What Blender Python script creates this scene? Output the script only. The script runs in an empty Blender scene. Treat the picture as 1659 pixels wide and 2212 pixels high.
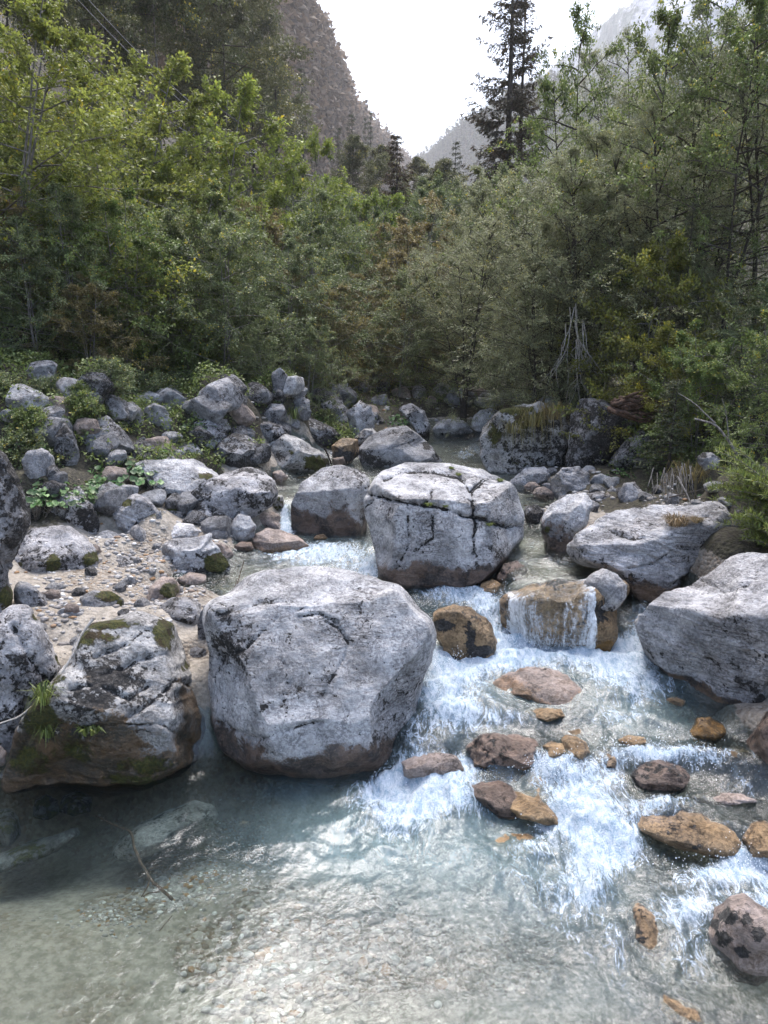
import bpy, bmesh, math, random
import numpy as np
from mathutils import Vector, Matrix
from mathutils.bvhtree import BVHTree

scene = bpy.context.scene
COL = scene.collection
# ------------------------------------------------------------------ camera
CAM_Z = 4.0
PITCH = math.radians(13.25)
cam_d = bpy.data.cameras.new("camera")
cam = bpy.data.objects.new("camera", cam_d)
COL.objects.link(cam)
cam.location = (0, 0, CAM_Z)
cam.rotation_euler = (math.pi / 2 - PITCH, 0, 0)
cam_d.sensor_fit = 'VERTICAL'
cam_d.angle = 2 * math.atan(1106 / 1670)
cam_d.clip_start = 0.05
cam_d.clip_end = 9000
scene.camera = cam
# ------------------------------------------------------------------ light
SUN_EL, SUN_AZ = math.radians(62), math.radians(3)      # soft light from up the valley
world = bpy.data.worlds.new("World")
scene.world = world
world.use_nodes = True
wn = world.node_tree
wn.nodes.clear()
sky = wn.nodes.new('ShaderNodeTexSky')
sky.sky_type = 'NISHITA'
sky.sun_disc = False
sky.sun_elevation = SUN_EL
sky.sun_rotation = SUN_AZ
sky.air_density = 1.0
sky.dust_density = 3.0
sky.ozone_density = 1.0
bg = wn.nodes.new('ShaderNodeBackground')
bg.inputs['Strength'].default_value = 0.15
wo = wn.nodes.new('ShaderNodeOutputWorld')
wn.links.new(sky.outputs[0], bg.inputs[0])
wn.links.new(bg.outputs[0], wo.inputs[0])
sun_d = bpy.data.lights.new("sun", 'SUN')
sun_d.energy = 1.5
sun_d.angle = math.radians(38)
sun_d.color = (1.0, 0.965, 0.92)
sun = bpy.data.objects.new("sun", sun_d)
COL.objects.link(sun)
SUN_DIR = Vector((math.sin(SUN_AZ) * math.cos(SUN_EL), math.cos(SUN_AZ) * math.cos(SUN_EL), math.sin(SUN_EL)))
sun.rotation_euler = SUN_DIR.to_track_quat('Z', 'Y').to_euler()
scene.view_settings.view_transform = 'Standard'
scene.view_settings.look = 'None'
scene.view_settings.exposure = 1.72
scene.view_settings.gamma = 1.0
scene.render.engine = 'CYCLES'
scene.cycles.max_bounces = 6
scene.cycles.diffuse_bounces = 3
scene.cycles.glossy_bounces = 2
scene.cycles.transparent_max_bounces = 12
scene.cycles.transmission_bounces = 3
scene.cycles.volume_bounces = 0
scene.cycles.use_denoising = True
scene.cycles.sample_clamp_indirect = 4.0

# ------------------------------------------------------------------ pixel <-> world (photo shown at 1659 x 2212)
F, CX, CY = 1670.0, 829.5, 1106.0
cP, sP = math.cos(PITCH), math.sin(PITCH)

def ray(u, v):
    """direction with unit forward-horizontal y component"""
    a = (np.asarray(u, float) - CX) / F
    b = (CY - np.asarray(v, float)) / F
    y = cP + b * sP
    z = -sP + b * cP
    return a / y, z / y

def PY(u, v, Y):
    dx, dz = ray(u, v)
    return np.array([dx * Y, Y + 0 * dx, CAM_Z + dz * Y]).T

def PZ(u, v, z):
    dx, dz = ray(u, v)
    Y = (z - CAM_Z) / dz
    return np.array([dx * Y, Y, CAM_Z + dz * Y]).T

def project(p):
    p = np.asarray(p, float)
    x = p[..., 0]; y = p[..., 1]; z = p[..., 2] - CAM_Z
    d = y * cP - z * sP
    w = y * sP + z * cP
    d = np.where(d < 0.05, 0.05, d)
    return CX + F * x / d, CY - F * w / d, d

# photo crops the outlines were read from -> shown pixels
REG = {'D': (0, 0, 1), '1': (0, 765, .5013), '2': (765, 765, .5389), '3': (0, 1230.6, .5013), '4': (765, 1230.6, .5389),
       '5': (0, 1663, .5013), '6': (765, 1663, .5389), 'A': (864.7, 798.2, .3207), 'B': (598.6, 798.2, .2807),
       'C': (1263.8, 798.2, .2382), 'E': (0, 798.2, .2807)}
def reg(r, pts):
    ox, oy, s = REG[r]
    return [(ox + x * s, oy + y * s) for x, y in pts]

# ------------------------------------------------------------------ numpy noise
def _h(ix, iy, iz, k):
    h = (ix * 374761393 + iy * 668265263 + iz * 2147483647 + k * 1274126177) & 0xFFFFFFFF
    h = ((h ^ (h >> 13)) * 1274126177) & 0xFFFFFFFF
    h = ((h ^ (h >> 16)) * 2246822519) & 0xFFFFFFFF
    return (h ^ (h >> 15)) & 0xFFFFFFFF
def vnoise(p, k=0):
    """smooth gradient noise about -1..1"""
    p = np.asarray(p, float)
    i = np.floor(p).astype(np.int64); f = p - i
    w = f * f * f * (f * (f * 6 - 15) + 10)
    out = 0
    for dx in (0, 1):
        for dy in (0, 1):
            for dz in (0, 1):
                h = _h(i[:, 0] + dx, i[:, 1] + dy, i[:, 2] + dz, k)
                gx = ((h & 1023) / 511.5 - 1); gy = (((h >> 10) & 1023) / 511.5 - 1); gz = (((h >> 20) & 1023) / 511.5 - 1)
                d = gx * (f[:, 0] - dx) + gy * (f[:, 1] - dy) + gz * (f[:, 2] - dz)
                wt = (w[:, 0] if dx else 1 - w[:, 0]) * (w[:, 1] if dy else 1 - w[:, 1]) * (w[:, 2] if dz else 1 - w[:, 2])
                out = out + d * wt
    return out * 1.4
def fbm(p, oct=4, k=0, gain=.5, lac=2.03):
    p = np.asarray(p, float); a = 1.0; s = 0; n = 0
    for o in range(oct):
        s = s + a * vnoise(p, k + o * 7); n += a; a *= gain; p = p * lac + 3.17
    return s / n * 1.3
def ridged(p, oct=4, k=0):
    p = np.asarray(p, float); a = 1.0; s = 0; n = 0
    for o in range(oct):
        s = s + a * (1 - 2.2 * np.abs(vnoise(p, k + o * 11))); n += a; a *= .5; p = p * 2.1 + 5.3
    return s / n
def sstep(a, b, x):
    t = np.clip((x - a) / (b - a), 0, 1)
    return t * t * (3 - 2 * t)

# ------------------------------------------------------------------ mesh helpers
def mesh_np(name, verts, faces, mat=None, smooth=False):
    verts = np.asarray(verts, np.float32); faces = np.asarray(faces, np.int32)
    me = bpy.data.meshes.new(name)
    n = faces.shape[1]
    me.vertices.add(len(verts)); me.vertices.foreach_set('co', verts.ravel())
    me.loops.add(faces.size); me.loops.foreach_set('vertex_index', faces.ravel())
    me.polygons.add(len(faces))
    me.polygons.foreach_set('loop_start', np.arange(0, faces.size, n, dtype=np.int32))
    me.polygons.foreach_set('loop_total', np.full(len(faces), n, np.int32))
    me.update(calc_edges=True)
    if smooth:
        me.polygons.foreach_set('use_smooth', np.ones(len(faces), bool))
    if mat: me.materials.append(mat)
    return me
def vcol(me, name, arr):
    a = me.color_attributes.new(name, 'FLOAT_COLOR', 'POINT')
    c = np.ones((len(me.vertices), 4), np.float32); c[:, :arr.shape[1]] = arr
    a.data.foreach_set('color', c.ravel())
def link(name, me, parent=None, loc=None):
    o = bpy.data.objects.new(name, me); COL.objects.link(o)
    if parent is not None: o.parent = parent
    if loc is not None: o.location = loc
    return o
def tag(o, label=None, cat=None, group=None, kind=None):
    if label: o['label'] = label
    if cat: o['category'] = cat
    if group: o['group'] = group
    if kind: o['kind'] = kind
    return o
def grid_faces(nx, ny):
    """nx columns, ny rows, vertex index = j*nx+i"""
    i, j = np.meshgrid(np.arange(nx - 1), np.arange(ny - 1))
    a = (j * nx + i).ravel()
    return np.stack([a, a + 1, a + nx + 1, a + nx], 1)

# ------------------------------------------------------------------ node helpers
class NT:
    def __init__(s, name):
        s.m = bpy.data.materials.new(name); s.m.use_nodes = True
        s.t = s.m.node_tree; s.t.nodes.clear()
        s.out = s.n('ShaderNodeOutputMaterial')
    def n(s, typ, **kw):
        nd = s.t.nodes.new(typ)
        for k, v in kw.items():
            if k.startswith('i_'):
                key = k[2:]; key = int(key) if key.isdigit() else key.replace('_', ' ')
                s.set(nd, key, v)
            else: setattr(nd, k, v)
        return nd
    def set(s, nd, key, v):
        if isinstance(v, bpy.types.NodeSocket): s.t.links.new(v, nd.inputs[key])
        else:
            if isinstance(v, tuple) and len(v) == 3 and nd.inputs[key].type == 'RGBA': v = v + (1,)
            nd.inputs[key].default_value = v
    def math(s, op, a, b=0.0, c=0.0, clamp=False):
        nd = s.n('ShaderNodeMath', operation=op); nd.use_clamp = clamp
        for k, v in enumerate((a, b, c)): s.set(nd, k, v)
        return nd.outputs[0]
    def mix(s, f, a, b):
        nd = s.n('ShaderNodeMix', data_type='RGBA')
        s.set(nd, 0, f); s.set(nd, 6, a); s.set(nd, 7, b)
        return nd.outputs[2]
    def noise(s, vec, scale, detail=4, rough=.5, dist=0.0):
        nd = s.n('ShaderNodeTexNoise'); s.set(nd, 'Vector', vec)
        s.set(nd, 'Scale', scale); s.set(nd, 'Detail', float(detail)); s.set(nd, 'Roughness', rough); s.set(nd, 'Distortion', dist)
        return nd.outputs[0]
    def smooth(s, x, a, b):
        nd = s.n('ShaderNodeMapRange', interpolation_type='SMOOTHSTEP')
        s.set(nd, 0, x); s.set(nd, 1, a); s.set(nd, 2, b)
        return nd.outputs[0]
    def attr(s, name):
        nd = s.n('ShaderNodeAttribute', attribute_name=name)
        sp = s.n('ShaderNodeSeparateColor'); s.t.links.new(nd.outputs[0], sp.inputs[0])
        return sp.outputs[0], sp.outputs[1], sp.outputs[2], nd.outputs[0]
    def vecmath(s, op, a, b):
        nd = s.n('ShaderNodeVectorMath', operation=op); s.set(nd, 0, a); s.set(nd, 1, b)
        return nd.outputs[0]
    def bump(s, h, strength, dist, normal=None):
        nd = s.n('ShaderNodeBump'); s.set(nd, 'Height', h); s.set(nd, 'Strength', strength); s.set(nd, 'Distance', dist)
        if normal is not None: s.set(nd, 'Normal', normal)
        return nd.outputs[0]
    def surf(s, sh): s.t.links.new(sh, s.out.inputs[0]); return s.m

# ------------------------------------------------------------------ materials
def rock_mat(name, c1, c2, black=.5, pits=.5, brown=((.12, .07, .035), (.028, .019, .013)), strata=0.0, rough=.9, wetgloss=.35):
    t = NT(name)
    tc = t.n('ShaderNodeTexCoord'); oi = t.n('ShaderNodeObjectInfo')
    off = t.vecmath('SCALE', oi.outputs['Location'], (0, 0, 0)); off.node.inputs['Scale'].default_value = 3.7
    P = t.vecmath('ADD', tc.outputs['Object'], off)
    R, G, B, _ = t.attr('rk')
    n1 = t.noise(P, 1.3, 5, .6); n2 = t.noise(P, 6, 9, .68, .3); n3 = t.noise(P, 38, 6, .7)
    mp = t.n('ShaderNodeMapping'); t.set(mp, 'Vector', P); mp.inputs['Scale'].default_value = (1.2, 1.5, 9); mp.inputs['Rotation'].default_value = (.3, .45, .2)
    st = t.noise(mp.outputs[0], 2.2, 7, .65, .6)
    base = t.mix(t.smooth(n2, .36, .62), c1, c2)
    base = t.mix(t.math('MULTIPLY', t.smooth(n1, .5, .68), .4), base, (.25, .215, .20))
    base = t.mix(t.math('MULTIPLY', t.smooth(n3, .46, .56), .55), base, tuple(min(.6, x * 1.45) for x in c2))
    tone = t.n('ShaderNodeVectorMath', operation='SCALE'); t.set(tone, 0, base); t.set(tone, 'Scale', t.math('ADD', .55, t.math('MULTIPLY', t.smooth(t.noise(P, 2.7, 7, .62, .5), .3, .7), .85))); base = tone.outputs[0]
    # black lichen crusts and pinholes, plus shade painted into the cracks
    lich_shade = t.math('ADD', t.math('MULTIPLY', t.noise(P, 8.5, 8, .62, .4), .5), t.math('MULTIPLY', t.noise(P, 24, 7, .7, .5), .5))
    lich_shade = t.math('ADD', lich_shade, t.math('MULTIPLY', t.math('SUBTRACT', n1, .5), .5))
    lich_shade = t.math('ADD', lich_shade, t.math('MULTIPLY', B, .17))
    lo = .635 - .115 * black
    lm = t.smooth(lich_shade, lo, lo + .045)
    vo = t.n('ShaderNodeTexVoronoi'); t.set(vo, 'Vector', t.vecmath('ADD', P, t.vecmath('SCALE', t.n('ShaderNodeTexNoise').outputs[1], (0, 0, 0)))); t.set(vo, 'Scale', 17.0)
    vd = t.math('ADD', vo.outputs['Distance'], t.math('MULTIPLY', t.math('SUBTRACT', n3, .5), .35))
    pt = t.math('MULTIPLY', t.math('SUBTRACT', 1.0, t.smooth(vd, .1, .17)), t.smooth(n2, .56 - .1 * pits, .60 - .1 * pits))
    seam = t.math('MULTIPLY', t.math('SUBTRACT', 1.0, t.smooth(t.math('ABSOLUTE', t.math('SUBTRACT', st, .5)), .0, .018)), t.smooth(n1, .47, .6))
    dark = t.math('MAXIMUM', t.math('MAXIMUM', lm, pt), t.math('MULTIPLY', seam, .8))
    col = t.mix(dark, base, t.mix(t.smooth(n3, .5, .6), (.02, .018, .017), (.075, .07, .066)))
    # brown, stained foot
    wv = t.math('ADD', t.math('MULTIPLY', t.math('SUBTRACT', n2, .5), 1.5), t.math('MULTIPLY', t.math('SUBTRACT', n3, .5), .9))
    wet = t.math('MULTIPLY', t.smooth(t.math('ADD', R, wv), .40, .66), .93)
    bcol = t.mix(t.smooth(t.noise(P, 4, 7, .65, .5), .42, .6), brown[0], brown[1])
    bcol = t.mix(t.math('MULTIPLY', t.smooth(n3, .5, .66), .5), bcol, tuple(x * 1.8 for x in brown[0]))
    col = t.mix(wet, col, bcol)
    # moss
    mm = t.smooth(t.math('ADD', G, t.math('MULTIPLY', t.math('SUBTRACT', t.noise(P, 9, 8, .7), .5), 1.3)), .45, .6)
    mc = t.mix(t.smooth(n3, .4, .6), (.035, .045, .008), (.10, .095, .017))
    mc = t.mix(t.smooth(n2, .5, .6), mc, (.05, .033, .01))
    col = t.mix(mm, col, mc)
    hgt = t.math('ADD', t.math('MULTIPLY', n2, .6), t.math('MULTIPLY', n3, .22))
    hgt = t.math('ADD', hgt, t.math('MULTIPLY', st, .25 + strata))
    hgt = t.math('SUBTRACT', hgt, t.math('MULTIPLY', dark, .12))
    hgt = t.math('ADD', hgt, t.math('MULTIPLY', mm, t.math('MULTIPLY', t.noise(P, 90, 3, .6), .4)))
    nrm = t.bump(hgt, 1.0, .11)
    bs = t.n('ShaderNodeBsdfPrincipled', i_Base_Color=col, i_Normal=nrm)
    t.set(bs, 'Roughness', t.math('ADD', rough, t.math('MULTIPLY', R, wetgloss - rough), clamp=True))
    return t.surf(bs.outputs[0])

M = {}
M['pale'] = rock_mat('pale limestone', (.20, .195, .203), (.43, .42, .425), .32, .8, brown=((.13, .085, .06), (.028, .02, .015)))
M['pale2'] = rock_mat('pale limestone with strata', (.20, .198, .205), (.39, .385, .395), .25, .5, strata=.3)
M['mottle'] = rock_mat('black mottled limestone', (.19, .182, .184), (.38, .37, .375), .82, 1.)
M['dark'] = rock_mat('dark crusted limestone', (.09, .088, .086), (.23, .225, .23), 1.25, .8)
M['grey'] = rock_mat('grey limestone', (.13, .13, .135), (.24, .238, .243), .55, .6)
M['orange'] = rock_mat('ochre wet stone', (.10, .06, .027), (.29, .195, .105), .6, .55, brown=((.22, .12, .035), (.06, .036, .015)), rough=.35, wetgloss=.15)
M['brown'] = rock_mat('brown wet stone', (.07, .045, .033), (.19, .135, .105), .9, .4, brown=((.20, .11, .04), (.05, .035, .025)), rough=.35, wetgloss=.15)
M['pink'] = rock_mat('pinkish stone', (.18, .13, .10), (.32, .26, .23), .35, .3, brown=((.30, .19, .12), (.13, .085, .05)), rough=.55, wetgloss=.2)
M['mossrock'] = rock_mat('pale rock under moss', (.17, .165, .16), (.37, .36, .35), .68, .6, brown=((.11, .065, .028), (.03, .024, .012)))
# ------------------------------------------------------------------ level of ground and water, read off the photo
A_W = [  # water: u, v, z
 (100,2150,0),(800,2150,0),(1500,2200,0),(400,1900,0),(800,1900,0),(1200,1950,0),(150,1800,0),(600,1720,0),(850,1710,0),(1100,1810,.02),(500,1690,0),(620,1680,0),(60,1900,0),(20,1720,0),(200,1700,0),(-60,1700,0),
 (1300,1900,.04),(1500,1890,.05),(1640,1910,.06),(1650,2150,0),(1300,1720,.2),(1500,1720,.24),(1650,1760,.22),(1180,1700,.16),(1200,1620,.33),(1080,1610,.33),
 (960,1600,.34),(900,1590,.33),(990,1670,.1),(1400,1600,.38),(1600,1610,.42),(950,1530,.42),(1100,1500,.47),(1300,1480,.5),(1450,1550,.46),(990,1450,.51),
 (1150,1415,.53),(1350,1410,.54),(1300,1400,.54),(930,1320,.66),(1010,1300,.7),(900,1275,.74),(1060,1370,.57),(1040,1300,.72),(1000,1270,.78),
 (1130,1235,1.12),(1250,1235,1.12),(1180,1200,1.14),(1150,1150,1.18),(1160,1080,1.26),(1120,1050,1.3),(1060,985,1.42),(1010,955,1.5),(960,945,1.52),(1000,935,1.54),
 (700,1200,.84),(600,1195,.86),(780,1230,.82),(560,1215,.86),(500,1250,.86),(640,1160,.88),(740,1170,.86),(640,1062,1.28),(690,1040,1.3),(600,1045,1.3),(750,1000,1.36),(700,1010,1.33),
 (780,1005,1.38),(430,1270,.84),(1390,1290,1.0),(1385,1370,.58)]
A_G = [  # dry ground
 (300,1230,.97),(150,1290,1.0),(380,1290,.92),(250,1170,1.12),(100,1250,1.08),(60,1330,1.02),(340,1350,.92),(400,1390,.8),(430,1440,.65),(20,1450,.85),(430,1190,1.0),(420,1150,1.1),
 (50,1150,1.35),(250,1080,1.6),(100,1030,1.95),(250,960,2.15),(400,940,2.05),(550,900,2.1),(700,880,2.05),(850,870,2.0),(1000,872,1.9),(520,1100,1.2),(450,1060,1.5),(330,1120,1.35),(330,1000,1.85),
 (560,990,1.75),(720,960,1.6),(880,900,1.75),(1000,905,1.65),(1100,880,1.9),(120,900,2.6),(200,820,3.2),(50,850,3.0),(20,800,3.3),(400,860,2.7),(450,820,3.1),(600,830,2.9),(520,870,2.5),(300,900,2.45),(700,850,2.45),(900,845,2.35),(1080,850,2.3),(780,900,1.95),
 (1350,1020,1.6),(1500,1030,1.9),(1600,1170,1.6),(1640,1020,2.2),(1300,880,2.1),(1200,960,1.7),(1200,1020,1.45),(1270,1060,1.45),(1350,1080,1.45),(1500,1100,1.55),(1230,1120,1.3),(1640,1400,.9),(1650,1560,.6)]
_p, _z, _w = [], [], []
for u, v, z in A_W: _p.append(PZ(u, v, z)[:2]); _z.append(z); _w.append(1.)
for u, v, z in A_G: _p.append(PZ(u, v, z)[:2]); _z.append(z); _w.append(0.)
for x, y, z, w in [(-7,2,.6,0),(-5,4.5,.5,0),(-4.6,6.5,.7,0),(-2.5,3,0,1),(0,1.5,0,1),(3,2,0,1),(7,3,.8,0),(6.5,6,.9,0),(7,9,1.6,0),(-7,10,1.8,0),(-9,14,4.2,0),(-8,16,4.0,0),(7.5,15,3.2,0),(8.5,17,3.6,0),(-3,24,2.4,0),(3,24,2.2,0),(8,13,2.9,0),(0,-2,0,1),(0,-8,-.2,1),(-6,-4,1,0),(7,-3,1,0),(-12,4,3,0),(12,4,3,0)]:
    _p.append(np.array([x, y])); _z.append(z); _w.append(w)
AP = np.array(_p); AZ = np.array(_z); AW = np.array(_w)

def far_h(x, y):
    """valley sides beyond the river bank"""
    foot_l = -6.2 + 0.10 * np.clip(y - 14, 0, 26)
    l = np.maximum(0, foot_l - x)
    lh = .85 * np.minimum(l, 30) + .2 * np.maximum(l - 30, 0)
    r = np.maximum(0, x - 6.0)
    rh = .40 * np.minimum(r, 12) + .12 * np.minimum(np.maximum(r - 12, 0), 60)
    z = 2.3 + .085 * np.clip(y - 22, 0, 60) + .03 * np.clip(y - 82, 0, 1500) + lh + rh
    return z
def level(x, y):
    x = np.asarray(x, float).ravel(); y = np.asarray(y, float).ravel()
    Z = np.zeros(len(x)); W = np.zeros(len(x))
    for s in range(0, len(x), 20000):
        d2 = (x[s:s+20000, None] - AP[None, :, 0]) ** 2 + (y[s:s+20000, None] - AP[None, :, 1]) ** 2
        w = 1 / (d2 + .02) ** 2.2
        ws = w.sum(1)
        Z[s:s+20000] = (w * AZ).sum(1) / ws; W[s:s+20000] = (w * AW).sum(1) / ws
    m = np.maximum(sstep(17.5, 23, y), np.maximum(sstep(7.5, 11, x), sstep(-7.0, -10.5, x)))
    m = m * sstep(3, 9, y)
    fz = far_h(x, y)
    return Z * (1 - m) + fz * m, W * (1 - sstep(18.5, 20.5, y)) * (1 - sstep(5.8, 7.2, np.abs(x)))
def bed(x, y):
    x = np.asarray(x, float).ravel(); y = np.asarray(y, float).ravel()
    Z, W = level(x, y)
    P3 = np.stack([x, y, 0 * x], 1)
    near = sstep(8.2, 6.6, y)                       # deep foreground pool
    depth = .16 + .38 * near * sstep(-3.2, .3, x)
    wn_ = W + .06 * fbm(P3 * 1.7, 3, 5)
    z = Z - depth * sstep(.42, .95, wn_) + .09 * sstep(.45, .05, wn_)
    z = z - .5 * np.exp(-(((x + 3.3) / 1.6) ** 2 + ((y - 6.0) / 1.0) ** 2)) * sstep(.5, .8, W) - .45 * np.exp(-(((x + .9) / .9) ** 2 + ((y - 6.5) / .5) ** 2))  # left pit: deeper tinted water stands in for shade under the mossy boulder
    z = z + .035 * fbm(P3 * 2.2, 4, 9) * (1 + 1.5 * sstep(.5, .1, W)) + .10 * fbm(P3 * .7, 3, 21) * sstep(.6, .2, W) * sstep(11, 14, y + np.abs(x))
    return z
def hit(u, v):
    """where the view ray through a photo point meets the level surface"""
    dx, dz = ray(u, v)
    Y = np.linspace(3, 60, 1500)
    Z, _ = level(dx * Y, Y)
    below = (CAM_Z + dz * Y) <= Z
    k = np.argmax(below) if below.any() else len(Y) - 1
    return np.array([dx * Y[k], Y[k], CAM_Z + dz * Y[k]])

# ------------------------------------------------------------------ ground sheet
def axis(segs):
    out = [segs[0][0]]
    for a, b, n in segs: out += list(np.linspace(a, b, n + 1)[1:])
    return np.array(out)
gx = axis([(-900,-200,10),(-200,-40,24),(-40,-8,40),(-8,-3.5,60),(-3.5,4.5,190),(4.5,9,60),(9,40,40),(40,200,20),(200,900,10)])
gy = axis([(-300,-20,10),(-20,2,24),(2,9,220),(9,20,150),(20,60,60),(60,300,40),(300,1500,20)])
X, Y_ = np.meshgrid(gx, gy)
xf, yf = X.ravel(), Y_.ravel()
gz = bed(xf, yf)
me = mesh_np('ground', np.stack([xf, yf, gz], 1), grid_faces(len(gx), len(gy)), None, True)
Zl, Wl = level(xf, yf)
forest = np.maximum(sstep(19, 22, yf), np.maximum(sstep(-5.8, -7.5, xf) * sstep(9, 12, yf), sstep(4.5, 6, xf) * sstep(9, 12, yf)))
forest = np.maximum(forest, sstep(13.2, 14.5, yf) * sstep(.45, .2, Wl))
forest = np.maximum(forest, sstep(1.22, 1.45, Zl) * sstep(.3, .15, Wl) * sstep(9, 10.5, yf))
forest = np.maximum(forest, sstep(1.1, 1.35, Zl) * sstep(-.3, -.1, -Wl) * (xf > 3.2))
gu, gv, gd = project(np.stack([xf, yf, gz], 1))
def blob(u, v, ru, rv, uu, vv): return np.exp(-(((uu - u) / ru) ** 2 + ((vv - v) / rv) ** 2))
peb = sum(blob(a, b, c, d, gu, gv) for a, b, c, d in [(370,1880,70,45),(450,1830,60,40),(520,1800,60,40),(240,1960,60,30),(560,1700,80,30),(330,1940,50,30),(620,1950,120,60),(800,1960,60,50),(450,2060,80,70),(420,1250,60,50),(700,2080,140,80),(900,2050,120,80),(1100,2080,140,70)])
vcol(me, 'gr', np.stack([forest, np.clip(peb, 0, 1), sstep(.35, .6, Wl)], 1))
t = NT('riverbed sand and gravel')
tc = t.n('ShaderNodeTexCoord'); P = tc.outputs['Object']
R, G, B, _ = t.attr('gr')
n1 = t.noise(P, 1.1, 6, .6); n2 = t.noise(P, 14, 8, .65); n3 = t.noise(P, 70, 4, .7)
vo = t.n('ShaderNodeTexVoronoi'); t.set(vo, 'Vector', P); t.set(vo, 'Scale', 26.0); vo.inputs['Randomness'].default_value = .9
vo2 = t.n('ShaderNodeTexVoronoi'); t.set(vo2, 'Vector', P); t.set(vo2, 'Scale', 9.0)
sep = t.n('ShaderNodeSeparateColor'); t.set(sep, 0, vo.outputs['Color'])
sand = t.mix(t.smooth(n2, .35, .65), (.19, .168, .138), (.34, .305, .26))
sand = t.mix(t.math('MULTIPLY', t.smooth(n1, .45, .65), .5), sand, (.20, .165, .12))
pebc = t.mix(sep.outputs[0], (.12, .085, .055), (.36, .33, .29))
pebc = t.mix(t.math('MULTIPLY', t.smooth(sep.outputs[1], .6, .9), .5), pebc, (.17, .11, .06))
pm = t.smooth(t.math('ADD', G, t.math('MULTIPLY', t.math('SUBTRACT', n2, .5), 1.1)), .3, .55)
pm = t.math('MAXIMUM', pm, t.math('MULTIPLY', t.smooth(n1, .44, .60), .6))
col = t.mix(pm, sand, pebc)
col = t.mix(t.math('MULTIPLY', t.smooth(n3, .62, .7), .6), col, (.12, .10, .08))
soil = t.mix(t.smooth(n2, .4, .6), (.02, .016, .011), (.05, .045, .025))
col = t.mix(t.smooth(t.math('ADD', R, t.math('MULTIPLY', t.math('SUBTRACT', n2, .5), .8)), .4, .6), col, soil)
hgt = t.math('ADD', t.math('MULTIPLY', n3, .25), t.math('ADD', t.math('MULTIPLY', n2, .5), t.math('MULTIPLY', t.math('SUBTRACT', 1.0, vo.outputs['Distance']), t.math('ADD', .35, pm))))
nrm = t.bump(hgt, .9, .03)
bs = t.n('ShaderNodeBsdfPrincipled', i_Base_Color=col, i_Normal=nrm, i_Roughness=.85)
me.materials.append(t.surf(bs.outputs[0]))
ground = tag(link('ground', me), 'pale sand and gravel riverbed rising to dark forest floor', kind='structure')

# ------------------------------------------------------------------ river surface
FOAM = [(720,1198,110,26,.85),(800,1238,50,20,.8),(610,1200,60,16,.35),(930,1285,60,18,.55),(1000,1292,60,22,.5),(1052,1335,45,55,.85),(620,1150,16,22,.9),(616,1118,10,26,1.0),
 (1130,1408,120,34,1.),(1300,1400,80,40,.85),(1050,1432,80,34,.9),(960,1470,55,55,.95),(1350,1450,90,42,.8),(980,1550,90,45,.75),(1400,1500,80,26,.6),(1340,1555,80,22,.5),(1100,1560,60,20,.5),
 (900,1700,90,34,1.05),(960,1740,110,36,.8),(850,1745,70,40,.65),(840,1800,70,30,.5),(980,1660,80,26,.7),(1185,1660,50,34,.9),(1240,1740,55,50,.9),(1285,1800,60,50,1.),(1380,1640,90,22,.8),
 (1520,1640,90,22,.7),(1600,1700,70,26,.45),(1330,1840,60,36,.85),(1620,1870,60,40,.9),(1540,1900,90,26,.75),(1290,1880,50,60,.6),(1640,1980,50,60,.7),(1240,1950,60,50,.5),(1490,1970,80,40,.7),
 (1340,2070,30,60,.45),(1480,2060,60,70,.5),(1150,1900,100,60,.35),(1180,1790,40,30,.55),(1310,1690,60,30,.6),(1450,1740,70,20,.5),(1030,970,36,12,.55),(1000,985,20,8,.5),(1150,1175,50,8,.3),
 (1190,1215,80,14,.4),(1385,1340,26,30,.6),(1400,1760,50,30,.5),(1130,1840,60,20,.4),(1080,1640,50,20,.5),(1250,2040,60,50,.35),(1560,1790,60,14,.4),(900,1620,40,40,.45)]
MILK = [(900,1800,330,120,.75),(740,1830,110,80,.45),(1000,1920,260,130,.4),(1240,1920,150,120,.4),(1380,1560,120,60,.7),(1000,1500,150,100,.6),(1300,1450,200,80,.7),(720,1200,140,40,.7),
 (1000,1300,120,50,.5),(1530,1980,140,100,.35),(1250,2150,250,80,.25),(640,1700,60,40,.4)]
ta = np.linspace(-.86, .86, 620)
yy = 2.4 * np.exp(np.linspace(0, math.log(21 / 2.4), 620))
yy = np.concatenate([[-6, -3, -1, 0, 1, 1.7, 2.1], yy])
TA, YY = np.meshgrid(ta, yy)
xw = (TA * np.maximum(YY, 3.0)).ravel(); yw = YY.ravel()
Zw, Ww = level(xw, yw)
P3 = np.stack([xw, yw, 0 * xw], 1)
wu, wv, wd = project(np.stack([xw, yw, Zw], 1))
foam = np.zeros(len(xw)); milk = np.zeros(len(xw))
infr = (yw > 2.0)
for u, v, ru, rv, s in FOAM: foam = np.maximum(foam, 0) + s * blob(u, v, ru * 1.2, rv * 1.2, wu, wv) * infr
for u, v, ru, rv, s in MILK: milk = milk + s * blob(u, v, ru, rv, wu, wv) * infr
foam = np.clip(foam, 0, 1.25); milk = np.clip(milk, 0, 1)
calm = sstep(.9, -1.6, xw) * sstep(7.5, 6.5, yw)
fast = np.clip(foam + .35 * milk, 0, 1.2)
amp = .003 + .012 * (1 - calm) + .05 * fast
Pn = np.stack([xw * 1.0, yw * .8, 0 * xw], 1)
disp = .085 * np.clip(fast, 0, 1) * ridged(Pn * np.array([1.6, 2.6, 1]) + 4, 2, 91) + amp * (fbm(Pn * 3.2, 5, 31, .62) + .5 * ridged(Pn * 7, 3, 47) * np.clip(fast, 0, 1))
disp += .002 * fbm(Pn * 12, 3, 77) * (yw < 9)
zw = Zw + disp
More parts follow.
